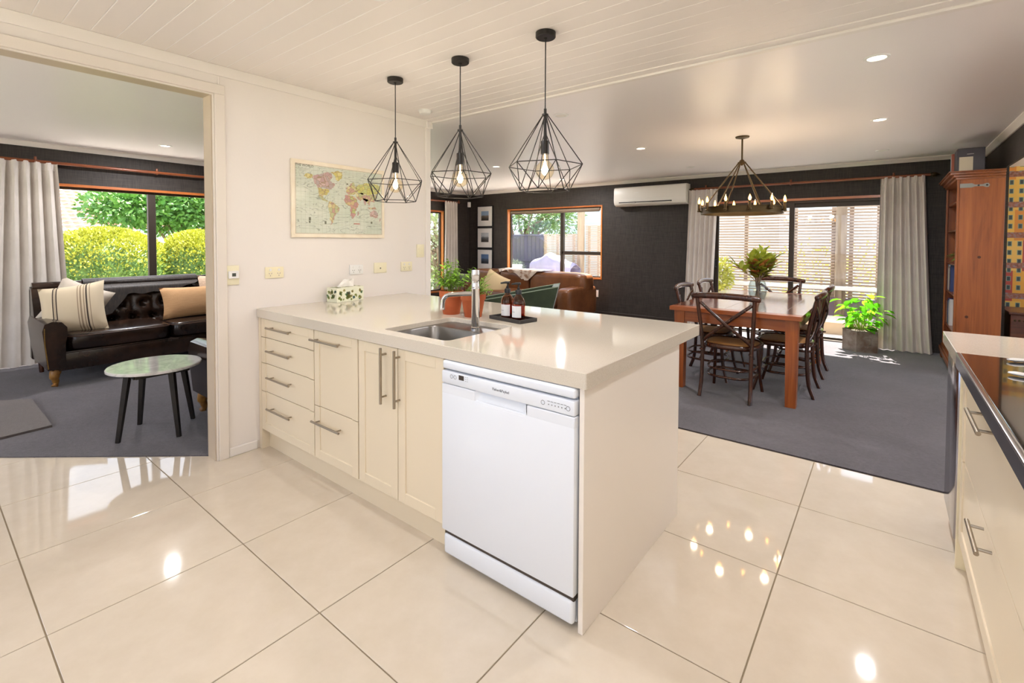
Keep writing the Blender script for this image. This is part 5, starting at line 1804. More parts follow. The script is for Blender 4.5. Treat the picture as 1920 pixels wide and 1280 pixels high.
def vase():
    P0 = Vector((2.145, 3.89, 0.7525))
    t = thing('vase', 'clear faceted glass vase on the dining table', 'vase', P0)
    prof = [(0, 0.003), (0.055, 0.0), (0.066, 0.012), (0.084, 0.07), (0.087, 0.11), (0.080, 0.16), (0.068, 0.195), (0.064, 0.197), (0.076, 0.155), (0.082, 0.11), (0.079, 0.07), (0.060, 0.018), (0, 0.014)]
    MB().lathe(prof, 14, P0).build('glass', M_glass, t)
    MB().lathe([(0, 0.016), (0.059, 0.018), (0.077, 0.07), (0.079, 0.085), (0, 0.085)], 20, P0).build('water', thin_glass('water', '#f4f8f8', 0.8), t, smooth=40)
    f = thing('leaf_bunch', 'bunch of green and russet magnolia leaves in the glass vase', 'foliage', P0+Vector((0, 0, 0.02)))
    rnd = random.Random(21)
    st, lg, lr = MB(), MB(), MB()
    for i in range(19):
        a = i*2.4+rnd.uniform(-.3, .3)
        tilt = rnd.uniform(0.0, 0.62)
        top = P0+Vector((math.cos(a)*math.sin(tilt)*0.34, math.sin(a)*math.sin(tilt)*0.34, 0.23+math.cos(tilt)*rnd.uniform(0.10, 0.24)))
        b = P0+Vector((math.cos(a+2)*0.02, math.sin(a+2)*0.02, 0.022))
        st.tube(bez([b, P0+Vector((math.cos(a)*0.02, math.sin(a)*0.02, 0.19)), top], 5), 0.003, 6)
        d = (top-P0-Vector((0, 0, 0.19))).normalized()
        for q in range(9):
            aa = q*2.4+rnd.uniform(-.3, .3)
            side = Vector((math.cos(aa), math.sin(aa), 0.25))
            pb = top-d*(0.018*(q))
            dd = d*(0.9-0.07*q)+side*(0.35+0.10*q)
            (lr if rnd.random() < (0.26 if pb.z < P0.z+0.36 else 0.06) else lg).leaf(pb, dd, (0, 0, 1), rnd.uniform(0.10, 0.15), rnd.uniform(0.055, 0.075), 0.12, 0.30)
    st.build('stems', M_bark, f, smooth=60)
    lg.build('green_leaves', translucent('magnolia_leaf', '#7f9226', '#a5ad44', 0.4), f, smooth=60)
    lr.build('russet_leaves', translucent('magnolia_under', '#96582a', '#a8703a', 0.35), f, smooth=60)
vase()

def chandelier():
    x, y = 2.011, 3.752
    t = thing('chandelier', 'round bronze ring chandelier with candle bulbs above the dining table', 'chandelier', (x, y, 1.605))
    MB().lathe([(0, ZC-0.026), (0.02, ZC-0.024), (0.060, ZC-0.014), (0.064, ZC-0.006), (0.064, ZC-0.001), (0, ZC-0.001)], 28, (x, y, 0)).build('ceiling_plate', M_bronze, t, smooth=40)
    MB().cyl((x, y, 2.14), (x, y, ZC-0.02), 0.0085, 12).build('stem', M_bronze, t, smooth=40)
    MB().lathe([(0, 2.150), (0.014, 2.148), (0.022, 2.138), (0.026, 2.130), (0.026, 2.118), (0.018, 2.108), (0.012, 2.098), (0.004, 2.090), (0, 2.090)], 20, (x, y, 0)).build('hub', M_bronze, t, smooth=40)
    rr, z0, z1 = 0.368, 1.612, 1.678
    n = 48
    m = MB()
    m.lathe([(rr-0.006, z0), (rr+0.004, z0), (rr+0.004, z0+0.006), (rr, z0+0.008), (rr, z1-0.008), (rr+0.004, z1-0.006), (rr+0.004, z1), (rr-0.006, z1), (rr-0.006, z0)], n, (x, y, 0))
    m.build('ring_band', M_bronze, t, smooth=40)
    for i in range(6):
        a = i*PI/3+R(8)
        d = Vector((math.cos(a), math.sin(a), 0))
        c = Vector((x, y, 0))
        MB().cyl(c+d*0.030+Vector((0, 0, 2.118)), c+d*(rr-0.010)+Vector((0, 0, z1-0.010)), 0.0062, 10).build('rod', M_bronze, t, smooth=40)
        MB().sbox(*(c+d*0.028+Vector((0, 0, 2.118))), 0.011, 0.011, 0.011, 1.0, 10, 8).build('knuckle', M_bronze, t, smooth=60)
    Mb = thin_glass('candle_glass', '#ffe4bc', 1.0)
    Mf = mat('candle_filament', '#ffcf86', emis=16.0, ecol='#ffc26a')
    for i in range(12):
        a = i*PI/6+R(23)
        d = Vector((math.cos(a), math.sin(a), 0))
        c = Vector((x, y, 0))+d*(rr+0.022)
        arm = MB().lathe([(0, z0+0.022), (0.016, z0+0.024), (0.018, z0+0.036), (0.013, z0+0.040), (0.0125, z1+0.035), (0, z1+0.035)], 14, c)
        arm.cyl(Vector((x, y, z0+0.03))+d*rr, c+Vector((0, 0, z0+0.03)), 0.006, 8)
        cu = arm.build('candle_sleeve', M_bronze, t, smooth=40)
        MB().lathe([(0, z1+0.036), (0.008, z1+0.038), (0.0145, z1+0.056), (0.012, z1+0.078), (0.005, z1+0.098), (0, z1+0.106)], 14, c).build('bulb', Mb, cu, smooth=60)
        MB().lathe([(0, z1+0.040), (0.009, z1+0.044), (0.0125, z1+0.057), (0.0085, z1+0.078), (0, z1+0.098)], 10, c).build('filament', Mf, cu, smooth=60)
        if i % 2 == 0:
            lamp('chandelier_light', 'POINT', (c.x-x, c.y-y, z1+0.12-1.605), 1.9, (1.0, 0.78, 0.52), t, size=0.03)
chandelier()

def planter():
    c = Vector((2.93, 5.905, 0.007))
    t = thing('metal_planter', 'weathered square metal planter by the sliding door', 'planter', c, R(-4))
    z = mat('weathered_zinc', '#8e867c', 0.55, metal=0.25, col2='#6a5648', nscale=9, bump=0.1, bscale=30)
    h, s = 0.255, 0.150
    pts = [(-0.19, -0.045), (-0.03, -0.175), (0.17, -0.095), (0.155, 0.135), (-0.13, 0.145)]
    m = MB().prism(pts, 0.0, h)
    # open top: inner wall
    m.build('body', z, t, world=False)
    rim = MB()
    rim.tube([(a, b, h) for a, b in pts], 0.006, 6, closed=True)
    rim.build('rim', z, t, world=False)
    MB().prism([(a*0.93, b*0.93) for a, b in pts], h, h+0.004).build('soil', M_soil, t, world=False)
    # stamped square handle on the right face
    hd = MB()
    A, B = Vector((-0.03, -0.175, 0)), Vector((0.17, -0.095, 0))
    nn = Vector((0.37, -0.93, 0))*0.005
    def q(u, w): return A.lerp(B, u)+Vector((0, 0, w))+nn
    hd.tube([q(0.42, 0.17), q(0.66, 0.175), q(0.68, 0.10), q(0.52, 0.085)], 0.003, 6)
    hd.build('handle', M_nickel, t, world=False)
    p = thing('pothos_plant', 'bright leafy green plant growing in the metal planter', 'plant', c+Vector((0, 0, h+0.004)))
    rnd = random.Random(8)
    st, lf = MB(), MB()
    for i in range(64):
        a = rnd.uniform(0, 2*PI)
        rad = rnd.uniform(0.02, 0.10)
        b = c+Vector((math.cos(a)*rad, math.sin(a)*rad, h+0.003))
        tilt = rnd.uniform(0, 0.85)
        l = rnd.uniform(0.06, 0.44)*(1.1-tilt*0.62)
        e = b+Vector((math.cos(a)*math.sin(tilt)*l, math.sin(a)*math.sin(tilt)*l, math.cos(tilt)*l))
        st.tube([b, b.lerp(e, 0.6)+Vector((0, 0, 0.02)), e], [0.003, 0.0025, 0.002], 5)
        dd = Vector((math.cos(a+rnd.uniform(-.8, .8)), math.sin(a+rnd.uniform(-.8, .8)), rnd.uniform(-0.5, 0.35)))
        lf.leaf(e, dd, (0, 0, 1), rnd.uniform(0.10, 0.15), rnd.uniform(0.075, 0.11), 0.35, 0.25)
    st.build('stems', M_stem, p, smooth=60)
    k = NT('translucent_leaf')
    d1 = k.n('ShaderNodeBsdfDiffuse')
    d1.inputs['Color'].default_value = lin('#4f9a1e')
    d2 = k.n('ShaderNodeBsdfTranslucent')
    d2.inputs['Color'].default_value = lin('#8ecb2c')
    mx = k.n('ShaderNodeMixShader')
    mx.inputs[0].default_value = 0.45
    k.l(d1.outputs[0], mx.inputs[1])
    k.l(d2.outputs[0], mx.inputs[2])
    k.l(mx.outputs[0], k.out.inputs['Surface'])
    lf.build('leaves', k.m, p, smooth=60)
planter()

# ------------------------------------------------------------------ living area seating
M_tan = mat('tan_leather', '#633a20', 0.30, col2='#7b4d2e', nscale=4, bump=0.12, bscale=18, spec=0.5)
M_brown = mat('dark_brown_leather', '#1d1410', 0.22, col2='#36241a', nscale=4, bump=0.10, bscale=22, spec=0.55)
def brown_sofa():
    x0, x1, y0, y1 = -3.30, -0.78, 5.10, 6.06
    t = thing('leather_sofa', 'tan brown leather sofa under the living room window', 'sofa', ((x0+x1)/2, (y0+y1)/2, 0.006))
    MB().bev(x0+0.05, x1-0.05, y0+0.05, y1-0.05, 0.06, 0.30, 0.03, 3).build('base', M_tan, t, smooth=50)
    for a in (x0+0.1, x1-0.1):
        for b in (y0+0.1, y1-0.1):
            MB().cyl((a, b, 0.006), (a, b, 0.07), 0.03, 12).build('leg', M_blackplastic, t)
    for a, b in ((x0, x0+0.26), (x1-0.26, x1)):
        MB().sbox((a+b)/2, (y0+y1)/2, 0.33, (b-a)/2, (y1-y0)/2, 0.25, 0.28).build('arm', M_tan, t, smooth=60)
    xm = -1.93
    for a, b in ((x0+0.22, xm), (xm, x1-0.22)):
        MB().sbox((a+b)/2, y0+0.36, 0.36, (b-a)/2, 0.38, 0.11, 0.30).build('seat_cushion', M_tan, t, smooth=60)
    for i, (a, b) in enumerate(((x0+0.02, -2.62), (-2.62, xm), (xm, x1+0.0))):
        m = MB()
        m.sbox((a+b)/2, y1-0.30, 0.580, (b-a)/2, 0.21, 0.215, 0.32, 28, 18)
        # creases pulled in the leather
        vs = []
        for (x, y, z) in m.v:
            w = 0.012*math.sin((x*1.2+z*0.9)*38)*max(0, 1-abs(z-0.56)/0.16) if y < y1-0.40 and i != 1 else 0
            vs.append((x, y+w, z))
        m.v = vs
        m.build('back_cushion', M_tan, t, smooth=70)
    # cowhide throw over the back
    k = NT('pale_cowhide')
    n = k.n('ShaderNodeTexNoise', i_Scale=7.0, i_Detail=3.0)
    k.l(k.coord((1, 1, 1)), n.inputs['Vector'])
    c = k.ramp(n.outputs['Fac'], [(0.42, lin('#d2c3b4')), (0.55, lin('#c8b7a6')), (0.62, lin('#8e6a52'))])
    p = k.n('ShaderNodeBsdfPrincipled', i_Roughness=0.8)
    k.l(c, p.inputs['Base Color'])
    k.l(p.outputs['BSDF'], k.out.inputs['Surface'])
    h = MB()
    xa, xb = -2.62, -1.62
    def path(s):
        # along the surface: front of cushion, over the top, down the back
        if s < 0.4:
            return (y1-0.515+0.0*s, 0.62+0.45*s)
        a = (s-0.4)/0.6*PI*0.9
        return (y1-0.30-0.215*math.cos(a), 0.800+0.012*math.sin(a))
    def fn(sg):
        def g(u, v):
            lo = 0.20+0.16*math.sin(u*7.0+0.6)*math.sin(u*3.1)+0.14*abs(math.sin(u*11))
            if u > 0.62: lo = 0.02+0.55*max(0, (u-0.70)/0.30)
            if u < 0.05 or u > 0.97: lo = 0.42
            s = lo+(1.0-lo)*v
            yy, zz = path(s)
            return (xa+(xb-xa)*u, yy-0.006*sg if s < 0.5 else yy, zz+(0.006*sg if s >= 0.35 else 0))
        return g
    h.grid(fn(1), 40, 12, two=fn(0.2))
    tag(h.build('cowhide_throw', k.m, smooth=60), 'cream and brown cowhide draped over the brown sofa back', 'throw')
    # beige cushion
    cu = MB().pillow(0.50, 0.50, 0.16, M=T(-2.45, 5.22, 0.52) @ RZ(R(12)) @ RX(R(-14)) @ RY(R(24)))
    tag(cu.build('cushion', mat('beige_linen', '#cdb58c', 0.9, bump=0.2, bscale=200), smooth=70), 'plain beige cushion leaning on the brown sofa behind the herbs', 'cushion')
    # dark bolster with green end at the sofa arm
    b = thing('bolster_cushion', 'dark rolled bolster with a green striped end behind the herb pots', 'cushion', (-3.02, 5.08, 0.575))
    MB().cyl((-3.30, 5.10, 0.655), (-2.90, 5.02, 0.655), 0.075, 20).build('roll', mat('purple_grey_cloth', '#5a4c56', 0.8), b, smooth=40)
    MB().cyl((-2.90, 5.02, 0.655), (-2.80, 5.00, 0.655), 0.077, 20).build('striped_end', mat('green_band', '#7d8c42', 0.7, col2='#2e3a20', nscale=20, nstretch=(3, 0.2, 0.2)), b, smooth=40)
brown_sofa()
def green_chair():
    # local axes: faces -x, width along y
    g = mat('green_velvet', '#36432f', 0.75, col2='#43523a', nscale=3, sheen=0.4)
    t = thing('velvet_armchair', 'dark green velvet armchair with sloping arms in front of the brown sofa', 'armchair', (-0.986, 4.10, 0.006), R(30))
    x0, x1, y0, y1 = -0.555, 0.555, -0.31, 0.31
    MB().bev(x0+0.12, x1-0.16, y0+0.03, y1-0.03, 0.14, 0.32, 0.015, 2).build('base', g, t, world=False)
    MB().sbox(-0.06, 0, 0.37, 0.44, y1-0.06, 0.07, 0.3).build('seat_cushion', g, t, smooth=60, world=False)
    for a, b in ((y0, y0+0.06), (y1-0.06, y1)):
        poly = [(x0, 0.14), (x1-0.14, 0.14), (x1, 0.706), (x0, 0.490)]
        ar = MB().prism(poly, a, b, 'y').build('arm', g, t, world=False)
        pp = MB()
        for q in (a+0.004, b-0.004):
            pp.tube([(x0, q, 0.490), (x1, q, 0.706)], 0.006, 6)
        pp.build('piping', mat('green_piping', '#75826a', 0.6), ar, world=False)
    MB().prism([(x1-0.24, 0.16), (x1-0.14, 0.16), (x1-0.004, 0.702), (x1-0.09, 0.702)], y0+0.06, y1-0.06, 'y').build('backrest', g, t, world=False)
    for a in (x0+0.16, x1-0.24):
        for b in (y0+0.08, y1-0.08):
            MB().cyl((a, b, 0.0), (a, b, 0.14), 0.014, 10, 0.022).build('leg', M_bent, t, world=False)
green_chair()

# ------------------------------------------------------------------ lounge
def bez_leg(x, y, z0, h, dx, dy, m, t):
    MB().tube(bez([(x, y, z0+h), (x+dx*0.012, y+dy*0.012, z0+h*0.70), (x+dx*0.002, y+dy*0.002, z0+h*0.30), (x+dx*0.004, y+dy*0.004, z0+h*0.12), (x+dx*0.014, y+dy*0.014, z0)], 4),
              [0.040]*3+[0.036]*3+[0.026]*3+[0.020]*4+[0.022]*2+[0.026, 0.024], 12).build('leg', m, t, smooth=60)
M_legw = mat('turned_leg', '#7a5226', 0.35, col2='#a87838', nscale=12)
def chesterfield(name, label, x0, x1, y0, y1, loc, split, arms=(True, True), top=0.875, arm_z=0.60):
    """button back leather seat facing +x; x1 is the front, y spans the width"""
    t = thing(name, label, 'sofa' if y1-y0 > 1.2 else 'armchair', loc)
    z0 = 0.145
    MB().bev(x0+0.06, x1-0.02, y0+0.06, y1-0.06, z0, z0+0.17, 0.012, 2).build('base', M_brown, t, smooth=40)
    # front rail with welted upper edge
    MB().bev(x1-0.06, x1, y0+0.10, y1-0.10, z0, z0+0.16, 0.012, 2).build('front_rail', M_brown, t, smooth=40)
    ys = [y0+0.16]+list(split)+[y1-0.16]
    for a, b in zip(ys[:-1], ys[1:]):
        c = MB().sbox(x0+0.52, (a+b)/2, z0+0.245, 0.335, (b-a)/2-0.002, 0.082, 0.22, 28, 16)
        so = c.build('seat_cushion', M_brown, t, smooth=60)
        hx, hy = 0.333, (b-a)/2-0.004
        loop = []
        for k_ in range(40):
            th = 2*PI*(k_+0.5)/40
            e = 0.22
            loop.append((x0+0.52+hx*math.copysign(abs(math.cos(th))**e, math.cos(th)), (a+b)/2+hy*math.copysign(abs(math.sin(th))**e, math.sin(th)), z0+0.298))
        MB().tube(loop, 0.006, 6, closed=True).build('piping', mat('leather_welt', '#4a3024', 0.4), so, smooth=60)
    # tufted back
    bt = MB()
    yb0, yb1 = y0+0.07, y1-0.07
    buttons = []
    zz0, zz1 = z0+0.28, top
    cols = max(4, int((yb1-yb0)/0.19))
    for r in range(3):
        for q in range(cols+(r % 2)):
            yy = yb0+0.10+(yb1-yb0-0.20)*((q+(0.5 if r % 2 == 0 else 0))/cols)
            buttons.append((yy, zz0+0.06+r*0.15))
    def face(u, v):
        y = yb0+(yb1-yb0)*u
        z = zz0+(zz1-zz0)*v
        xx = x0+0.215-0.06*v
        d = 0.0
        for by, bz in buttons:
            r2 = ((y-by)**2+(z-bz)**2)
            if r2 < 0.03:
                d -= 0.055*math.exp(-r2/0.0015)
        puff = 0.026*abs(math.sin((y-yb0)*PI/((yb1-yb0-0.2)/cols)))*math.sin(PI*min(1, v*1.15))
        roll = 0.0
        if v > 0.86:
            roll = -0.10*((v-0.86)/0.14)**2
        return (xx+d*(1 if v < 0.9 else 0)+puff+roll, y, z-0.004*math.sin(9*u)*v)
    def back(u, v):
        return (x0+0.02*(1-v), yb0+(yb1-yb0)*u, zz0-0.13+(zz1-zz0+0.11)*v)
    bt.grid(face, int(cols*14), 44, two=back)
    bo = bt.build('backrest', M_brown, t, smooth=70)
    for by, bz in buttons:
        v = (bz-zz0)/(zz1-zz0)
        MB().sbox(x0+0.215-0.06*v-0.034, by, bz, 0.008, 0.012, 0.012, 1.0, 10, 6).build('button', M_brown, bo, smooth=60)
    MB().bev(x0, x0+0.10, y0+0.02, y1-0.02, z0, top-0.02, 0.02, 3).build('back_frame', M_brown, t, smooth=40)
    MB().tube([(x0+0.10, y0+0.03, top-0.012), (x0+0.10, y1-0.03, top-0.012)], 0.045, 16).build('back_roll', M_brown, t, smooth=60)
    for k_, (ya, sg) in enumerate(((y0, 1), (y1, -1))):
        if not arms[k_]:
            continue
        m = MB()
        yc = ya+sg*0.085
        prof = [(yc+sg*0.065, z0+0.02), (yc-sg*0.055, z0+0.02), (yc-sg*0.075, arm_z-0.20), (yc-sg*0.085, arm_z-0.08), (yc-sg*0.070, arm_z-0.02), (yc-sg*0.02, arm_z), (yc+sg*0.045, arm_z-0.012), (yc+sg*0.080, arm_z-0.06), (yc+sg*0.082, arm_z-0.13), (yc+sg*0.068, arm_z-0.20)]
        m.prism(prof, x0+0.06, x1+0.005, 'x')
        ao = m.build('arm', M_brown, t, smooth=50)
        nl = MB()
        for i in range(30):
            f = i/29
            zt = z0+0.04+(arm_z-0.06-z0-0.04)*f
            nl.sbox(x1+0.006, yc-sg*(0.050+0.020*min(1, f*1.6)), zt, 0.004, 0.005, 0.005, 1.0, 6, 4)
        nl.build('nail_trim', mat('antique_nail', '#9a7638', 0.35, metal=0.9), ao)
        # sloping wing where arm meets back
        MB().prism([(x0+0.05, arm_z-0.05), (x0+0.30, arm_z-0.05), (x0+0.16, top-0.03), (x0+0.05, top-0.01)], yc-0.065, yc+0.065, 'y').build('wing', M_brown, t, smooth=30)
    for b, sg in ((y0+0.09, -1), (y1-0.09, 1)):
        bez_leg(x1-0.055, b, 0.006, 0.14, 1, sg, M_legw, t)
        MB().cyl((x0+0.08, b, 0.006), (x0+0.06, b, 0.15), 0.018, 10, 0.026).build('leg', M_bent, t, smooth=40)
    return t
chesterfield('leather_chesterfield', 'dark brown button back leather sofa in front of the lounge window', -3.55, -2.68, -0.645, 1.34, (-3.11, 0.35, 0.006), (0.335,))
chesterfield('leather_chesterfield_armchair', 'dark leather armchair mostly hidden behind the doorway edge', 0.19, 1.06, 0.04, 0.92, (0.62, 0.48, 0.006), (), arm_z=0.57)
# turn the armchair round to face the sofa: it stands on the right of the lounge
_a = [o for o in bpy.data.objects if o.name == 'leather_chesterfield_armchair'][0]
_a.location = (-0.62, 0.395, 0.006)
_a.rotation_euler = (0, 0, PI)
# dark cowhide over the sofa back
def cowhide():
    k = NT('dark_cowhide')
    n = k.n('ShaderNodeTexNoise', i_Scale=70.0, i_Detail=3.0)
    k.l(k.coord((1, 1, 0.2)), n.inputs['Vector'])
    c = k.ramp(n.outputs['Fac'], [(0.3, lin('#17120f')), (0.7, lin('#3a2e26'))])
    p = k.n('ShaderNodeBsdfPrincipled', i_Roughness=0.55)
    p.inputs['Sheen Weight'].default_value = 0.5
    k.l(c, p.inputs['Base Color'])
    b = k.n('ShaderNodeBump', i_Strength=0.5, i_Distance=0.006)
    k.l(n.outputs['Fac'], b.inputs['Height'])
    k.l(b.outputs['Normal'], p.inputs['Normal'])
    k.l(p.outputs['BSDF'], k.out.inputs['Surface'])
    h = MB()
    ya, yb = -0.24, 0.80
    xb = -3.55
    def fn(sg):
        def g(u, v):
            y = ya+(yb-ya)*u
            ks = ((0, 0.84), (0.06, 0.62), (0.12, 0.55), (0.20, 0.54), (0.28, 0.66), (0.34, 0.745), (0.55, 0.745), (0.72, 0.775), (0.9, 0.80), (1.0, 0.85))
            for (u0, l0), (u1, l1) in zip(ks[:-1], ks[1:]):
                if u0 <= u <= u1:
                    lo = l0+(l1-l0)*(u-u0)/(u1-u0)
            lo += 0.008*math.sin(u*37)
            s = v
            # front face from lo up to the roll, then over
            if s < 0.6:
                z = lo+(0.865-lo)*(s/0.6)
                f = (z-0.425)/0.45
                x = xb+0.245-0.06*f-(0.10*max(0, (f-0.86)/0.14)**2 if f > 0.86 else 0)
                return (x+0.010+0.008*sg, y, z)
            a = (s-0.6)/0.4*PI*0.75
            return (xb+0.10+(0.052+0.008*sg)*math.cos(a), y, 0.866+(0.052+0.008*sg)*math.sin(a))
        return g
    h.grid(fn(1), 44, 22, two=fn(0))
    tag(h.build('cowhide', k.m, smooth=60), 'near black cowhide draped over the button back sofa', 'throw')
cowhide()
def lounge_soft():
    # striped cushion
    k = NT('striped_linen')
    sp = k.n('ShaderNodeSeparateXYZ')
    k.l(k.coord((1, 1, 1)), sp.inputs[0])
    stops = [(0.0, lin('#d9c9ad'))]
    dark, brn, pale = lin('#4a3c34'), lin('#a08a72'), lin('#d9c9ad')
    def st(a, b, c):
        stops.append((a, c)); stops.append((b, pale))
    for a, b, c in ((0.235, 0.255, dark), (0.268, 0.275, brn), (0.288, 0.305, dark), (0.60, 0.615, brn), (0.640, 0.662, brn), (0.690, 0.706, brn), (0.725, 0.75, dark), (0.778, 0.79, brn)):
        st(a, b, c)
    mr = k.n('ShaderNodeMapRange')
    k.l(sp.outputs[0], mr.inputs['Value'])
    mr.inputs['From Min'].default_value = -0.25
    mr.inputs['From Max'].default_value = 0.25
    c = k.ramp(mr.outputs[0], stops, 'CONSTANT')
    p = k.n('ShaderNodeBsdfPrincipled', i_Roughness=0.9)
    k.l(c, p.inputs['Base Color'])
    k.l(p.outputs['BSDF'], k.out.inputs['Surface'])
    def cushion(name, m, w, h, d, Mx, label):
        o = MB().pillow(w, h, d, M=None).build(name, m, smooth=70)
        o.location = (0, 0, 0)
        me = o.data
        me.transform(T(0, 0, -h/2))
        o.matrix_world = Mx
        return tag(o, label, 'cushion', 'cushions on the button back sofa')
    # pillow local: x = width, y = thickness, z = height; sofa faces +x
    cushion('cushion', k.m, 0.50, 0.50, 0.17, T(-2.985, -0.385, 0.668) @ RZ(R(64)) @ RX(R(-22)) @ RY(R(-9)), 'cream cushion with dark stripes in the corner of the leather sofa')
    cushion('cushion', mat('tan_jute', '#bf9468', 0.9, col2='#cba277', nscale=60, nstretch=(0.2, 0.2, 4), bump=0.3, bscale=120), 0.66, 0.36, 0.15, T(-3.04, 0.66, 0.640) @ RZ(R(90)) @ RX(R(-20)), 'tan woven oblong cushion on the leather sofa')
    cushion('cushion', mat('fluffy_cream', '#cdb49c', 0.95, bump=0.8, bscale=60), 0.36, 0.36, 0.14, T(-3.20, 0.93, 0.740) @ RZ(R(90)) @ RX(R(-14)), 'fluffy pale cushion tucked behind the tan one')
    # pale cushion corner behind the striped one
    cushion('cushion', mat('pale_linen', '#cfc4b6', 0.9, bump=0.2, bscale=200), 0.44, 0.44, 0.13, T(-3.13, -0.335, 0.690) @ RZ(R(76)) @ RX(R(-16)) @ RY(R(26)), 'pale plain cushion behind the striped cushion')
lounge_soft()
def side_table():
    c = (-0.835, -0.315)
    t = thing('side_table', 'round marble topped side table with black splayed legs', 'side table', (c[0], c[1], 0.006))
    k = NT('white_marble')
    n = k.n('ShaderNodeTexNoise', i_Scale=5.0, i_Detail=8.0, i_Distortion=2.0)
    k.l(k.coord((1, 1, 1)), n.inputs['Vector'])
    cc = k.ramp(n.outputs['Fac'], [(0.40, lin('#d6d3ce')), (0.5, lin('#c6c3be')), (0.56, lin('#dad7d2'))])
    p = k.n('ShaderNodeBsdfPrincipled', i_Roughness=0.06)
    k.l(cc, p.inputs['Base Color'])
    k.l(p.outputs['BSDF'], k.out.inputs['Surface'])
    r = 0.272
    MB().lathe([(0, 0.452), (r-0.006, 0.452), (r, 0.456), (r, 0.468), (r-0.005, 0.473), (0, 0.473)], 56, (c[0], c[1], 0)).build('marble_top', k.m, t, smooth=40)
    bw = mat('black_timber', '#17130f', 0.4, col2='#241c16', nscale=20)
    f = MB()
    d = 0.150
    for sx, sy, ex, ey in ((-1, -1, 1, -1), (1, -1, 1, 1), (1, 1, -1, 1), (-1, 1, -1, -1)):
        a, b = Vector((c[0]+sx*d, c[1]+sy*d, 0)), Vector((c[0]+ex*d, c[1]+ey*d, 0))
        dd = (b-a).normalized()
        nn = Vector((-dd.y, dd.x, 0))*0.010
        f.add([a-nn+Vector((0, 0, 0.420)), b-nn+Vector((0, 0, 0.420)), b+nn+Vector((0, 0, 0.420)), a+nn+Vector((0, 0, 0.420)),
               a-nn+Vector((0, 0, 0.4515)), b-nn+Vector((0, 0, 0.4515)), b+nn+Vector((0, 0, 0.4515)), a+nn+Vector((0, 0, 0.4515))],
              [(0, 3, 2, 1), (4, 5, 6, 7), (0, 1, 5, 4), (1, 2, 6, 5), (2, 3, 7, 6), (3, 0, 4, 7)])
    f.build('apron', bw, t)
    feet = ((-0.771, -0.543), (-1.047, -0.358), (-0.578, -0.258), (-0.879, -0.077))
    for fx, fy in feet:
        v = Vector((fx-c[0], fy-c[1], 0))
        tp = Vector((c[0], c[1], 0.4515))+v*0.72
        ft = Vector((fx, fy, 0.006))
        MB().tube([ft, tp], [0.0155, 0.0235], 4).build('leg', bw, t)
side_table()
o = MB().prism([(-1.467, -0.758), (-1.439, -1.014), (-1.40, -1.75), (-2.60, -1.70), (-2.50, -0.925), (-2.363, -0.755)], 0.0062, 0.022).build('floor_mat', M_mat)
tag(o, 'flat grey mat on the lounge carpet at the left edge', 'mat')

# ------------------------------------------------------------------ outdoors
M_grass = mat('lawn', '#6b7550', 0.9, col2='#858a62', nscale=20, bump=0.5, bscale=80)
M_deck = mat('pale_paving', '#d6d0c8', 0.7, col2='#e2ddd6', nscale=6)
struct(MB().box(-40, 40, -40, 60, -0.5, -0.12).build('ground', M_grass), 'lawn around the house')
struct(MB().box(XL-0.15, 9.5, YB+0.125, 12.0, -0.12, -0.022).build('terrace', M_deck), 'pale paving outside the sliding door')
struct(MB().box(XL-1.9, XL-0.125, YK-3.0, YB+0.125, -0.13, -0.06).build('path', M_deck), 'pale paving added between the house and the hedge to bounce sunlight')  # added as a reflector, throws sunlight up to the lounge ceiling
struct(MB().box(XL-0.125, 9.5, YK-7.0, YK-0.125, -0.13, -0.06).build('bounce_paving_kitchen', M_deck), 'pale paving added outside the kitchen window to bounce sunlight')  # added reflector for the windows behind the camera
struct(MB().box(XR+2.62, 9.5, YK-0.125, YB+0.125, -0.13, -0.06).build('bounce_paving_side', M_deck), 'pale paving added on the far side of the house to bounce sunlight')  # added reflector below the next room's opening
def slat_fence(name, x0, x1, y, z0, z1, label, posts, dy=0.0, col='#ab9682'):
    t = thing(name, label, 'fence', ((x0+x1)/2, y, -0.02))
    ms = mat('fence_slat_'+col.strip('#'), col, 0.75, col2='#bca893', nscale=5, nstretch=(0.3, 3, 3))
    z = z0
    first = None
    while z+0.026 <= z1:
        if first is None:
            first = MB().box(x0, x1, y, y+0.018, z, z+0.032).build('slat', ms, t)
            zf = z
        else:
            o = first.copy()
            C.objects.link(o)
            o.location = (0, 0, z-zf)
        z += 0.0485
    for p in posts:
        MB().box(p-0.03, p+0.03, y+0.018, y+0.075, z0-0.005, z1).build('post', ms, t)
    return t
slat_fence('slatted_screen', 0.2, 2.49, 8.0, 0.44, 1.915, 'horizontal timber slat screen left of the pergola post', (0.35, 1.15, 1.92, 2.46))
slat_fence('slatted_screen', 2.64, 5.2, 8.0, 0.44, 2.25, 'tall horizontal timber slat screen right of the pergola post', (2.70, 3.05, 4.2, 5.1))
o = MB().bev(2.50, 2.64, 7.93, 8.06, -0.02, 3.0, 0.005, 1).build('pergola_post', mat('post_timber', '#a8967f', 0.8, col2='#8f7c68', nscale=6, nstretch=(3, 3, 0.3)))
tag(o, 'square timber pergola post between the slat screens', 'post')
o = MB().box(0.1, 5.2, 7.98, 8.08, -0.02, 0.433).build('fence_base_wall', mat('lilac_wall', '#8b7b86', 0.85))
tag(o, 'low solid wall under the slat screens', 'wall')
t = thing('handrail', 'white rail running along the slat screens', 'rail', (2.5, 7.85, -0.02))
MB().bev(0.1, 5.2, 7.80, 7.90, 0.575, 0.635, 0.004, 1).build('rail', M_whiteplastic, t)
for x in (0.2, 2.57, 5.1):
    MB().box(x-0.03, x+0.03, 7.83, 7.87, -0.02, 0.575).build('post', mat('post_timber', '#a8967f', 0.8), t)
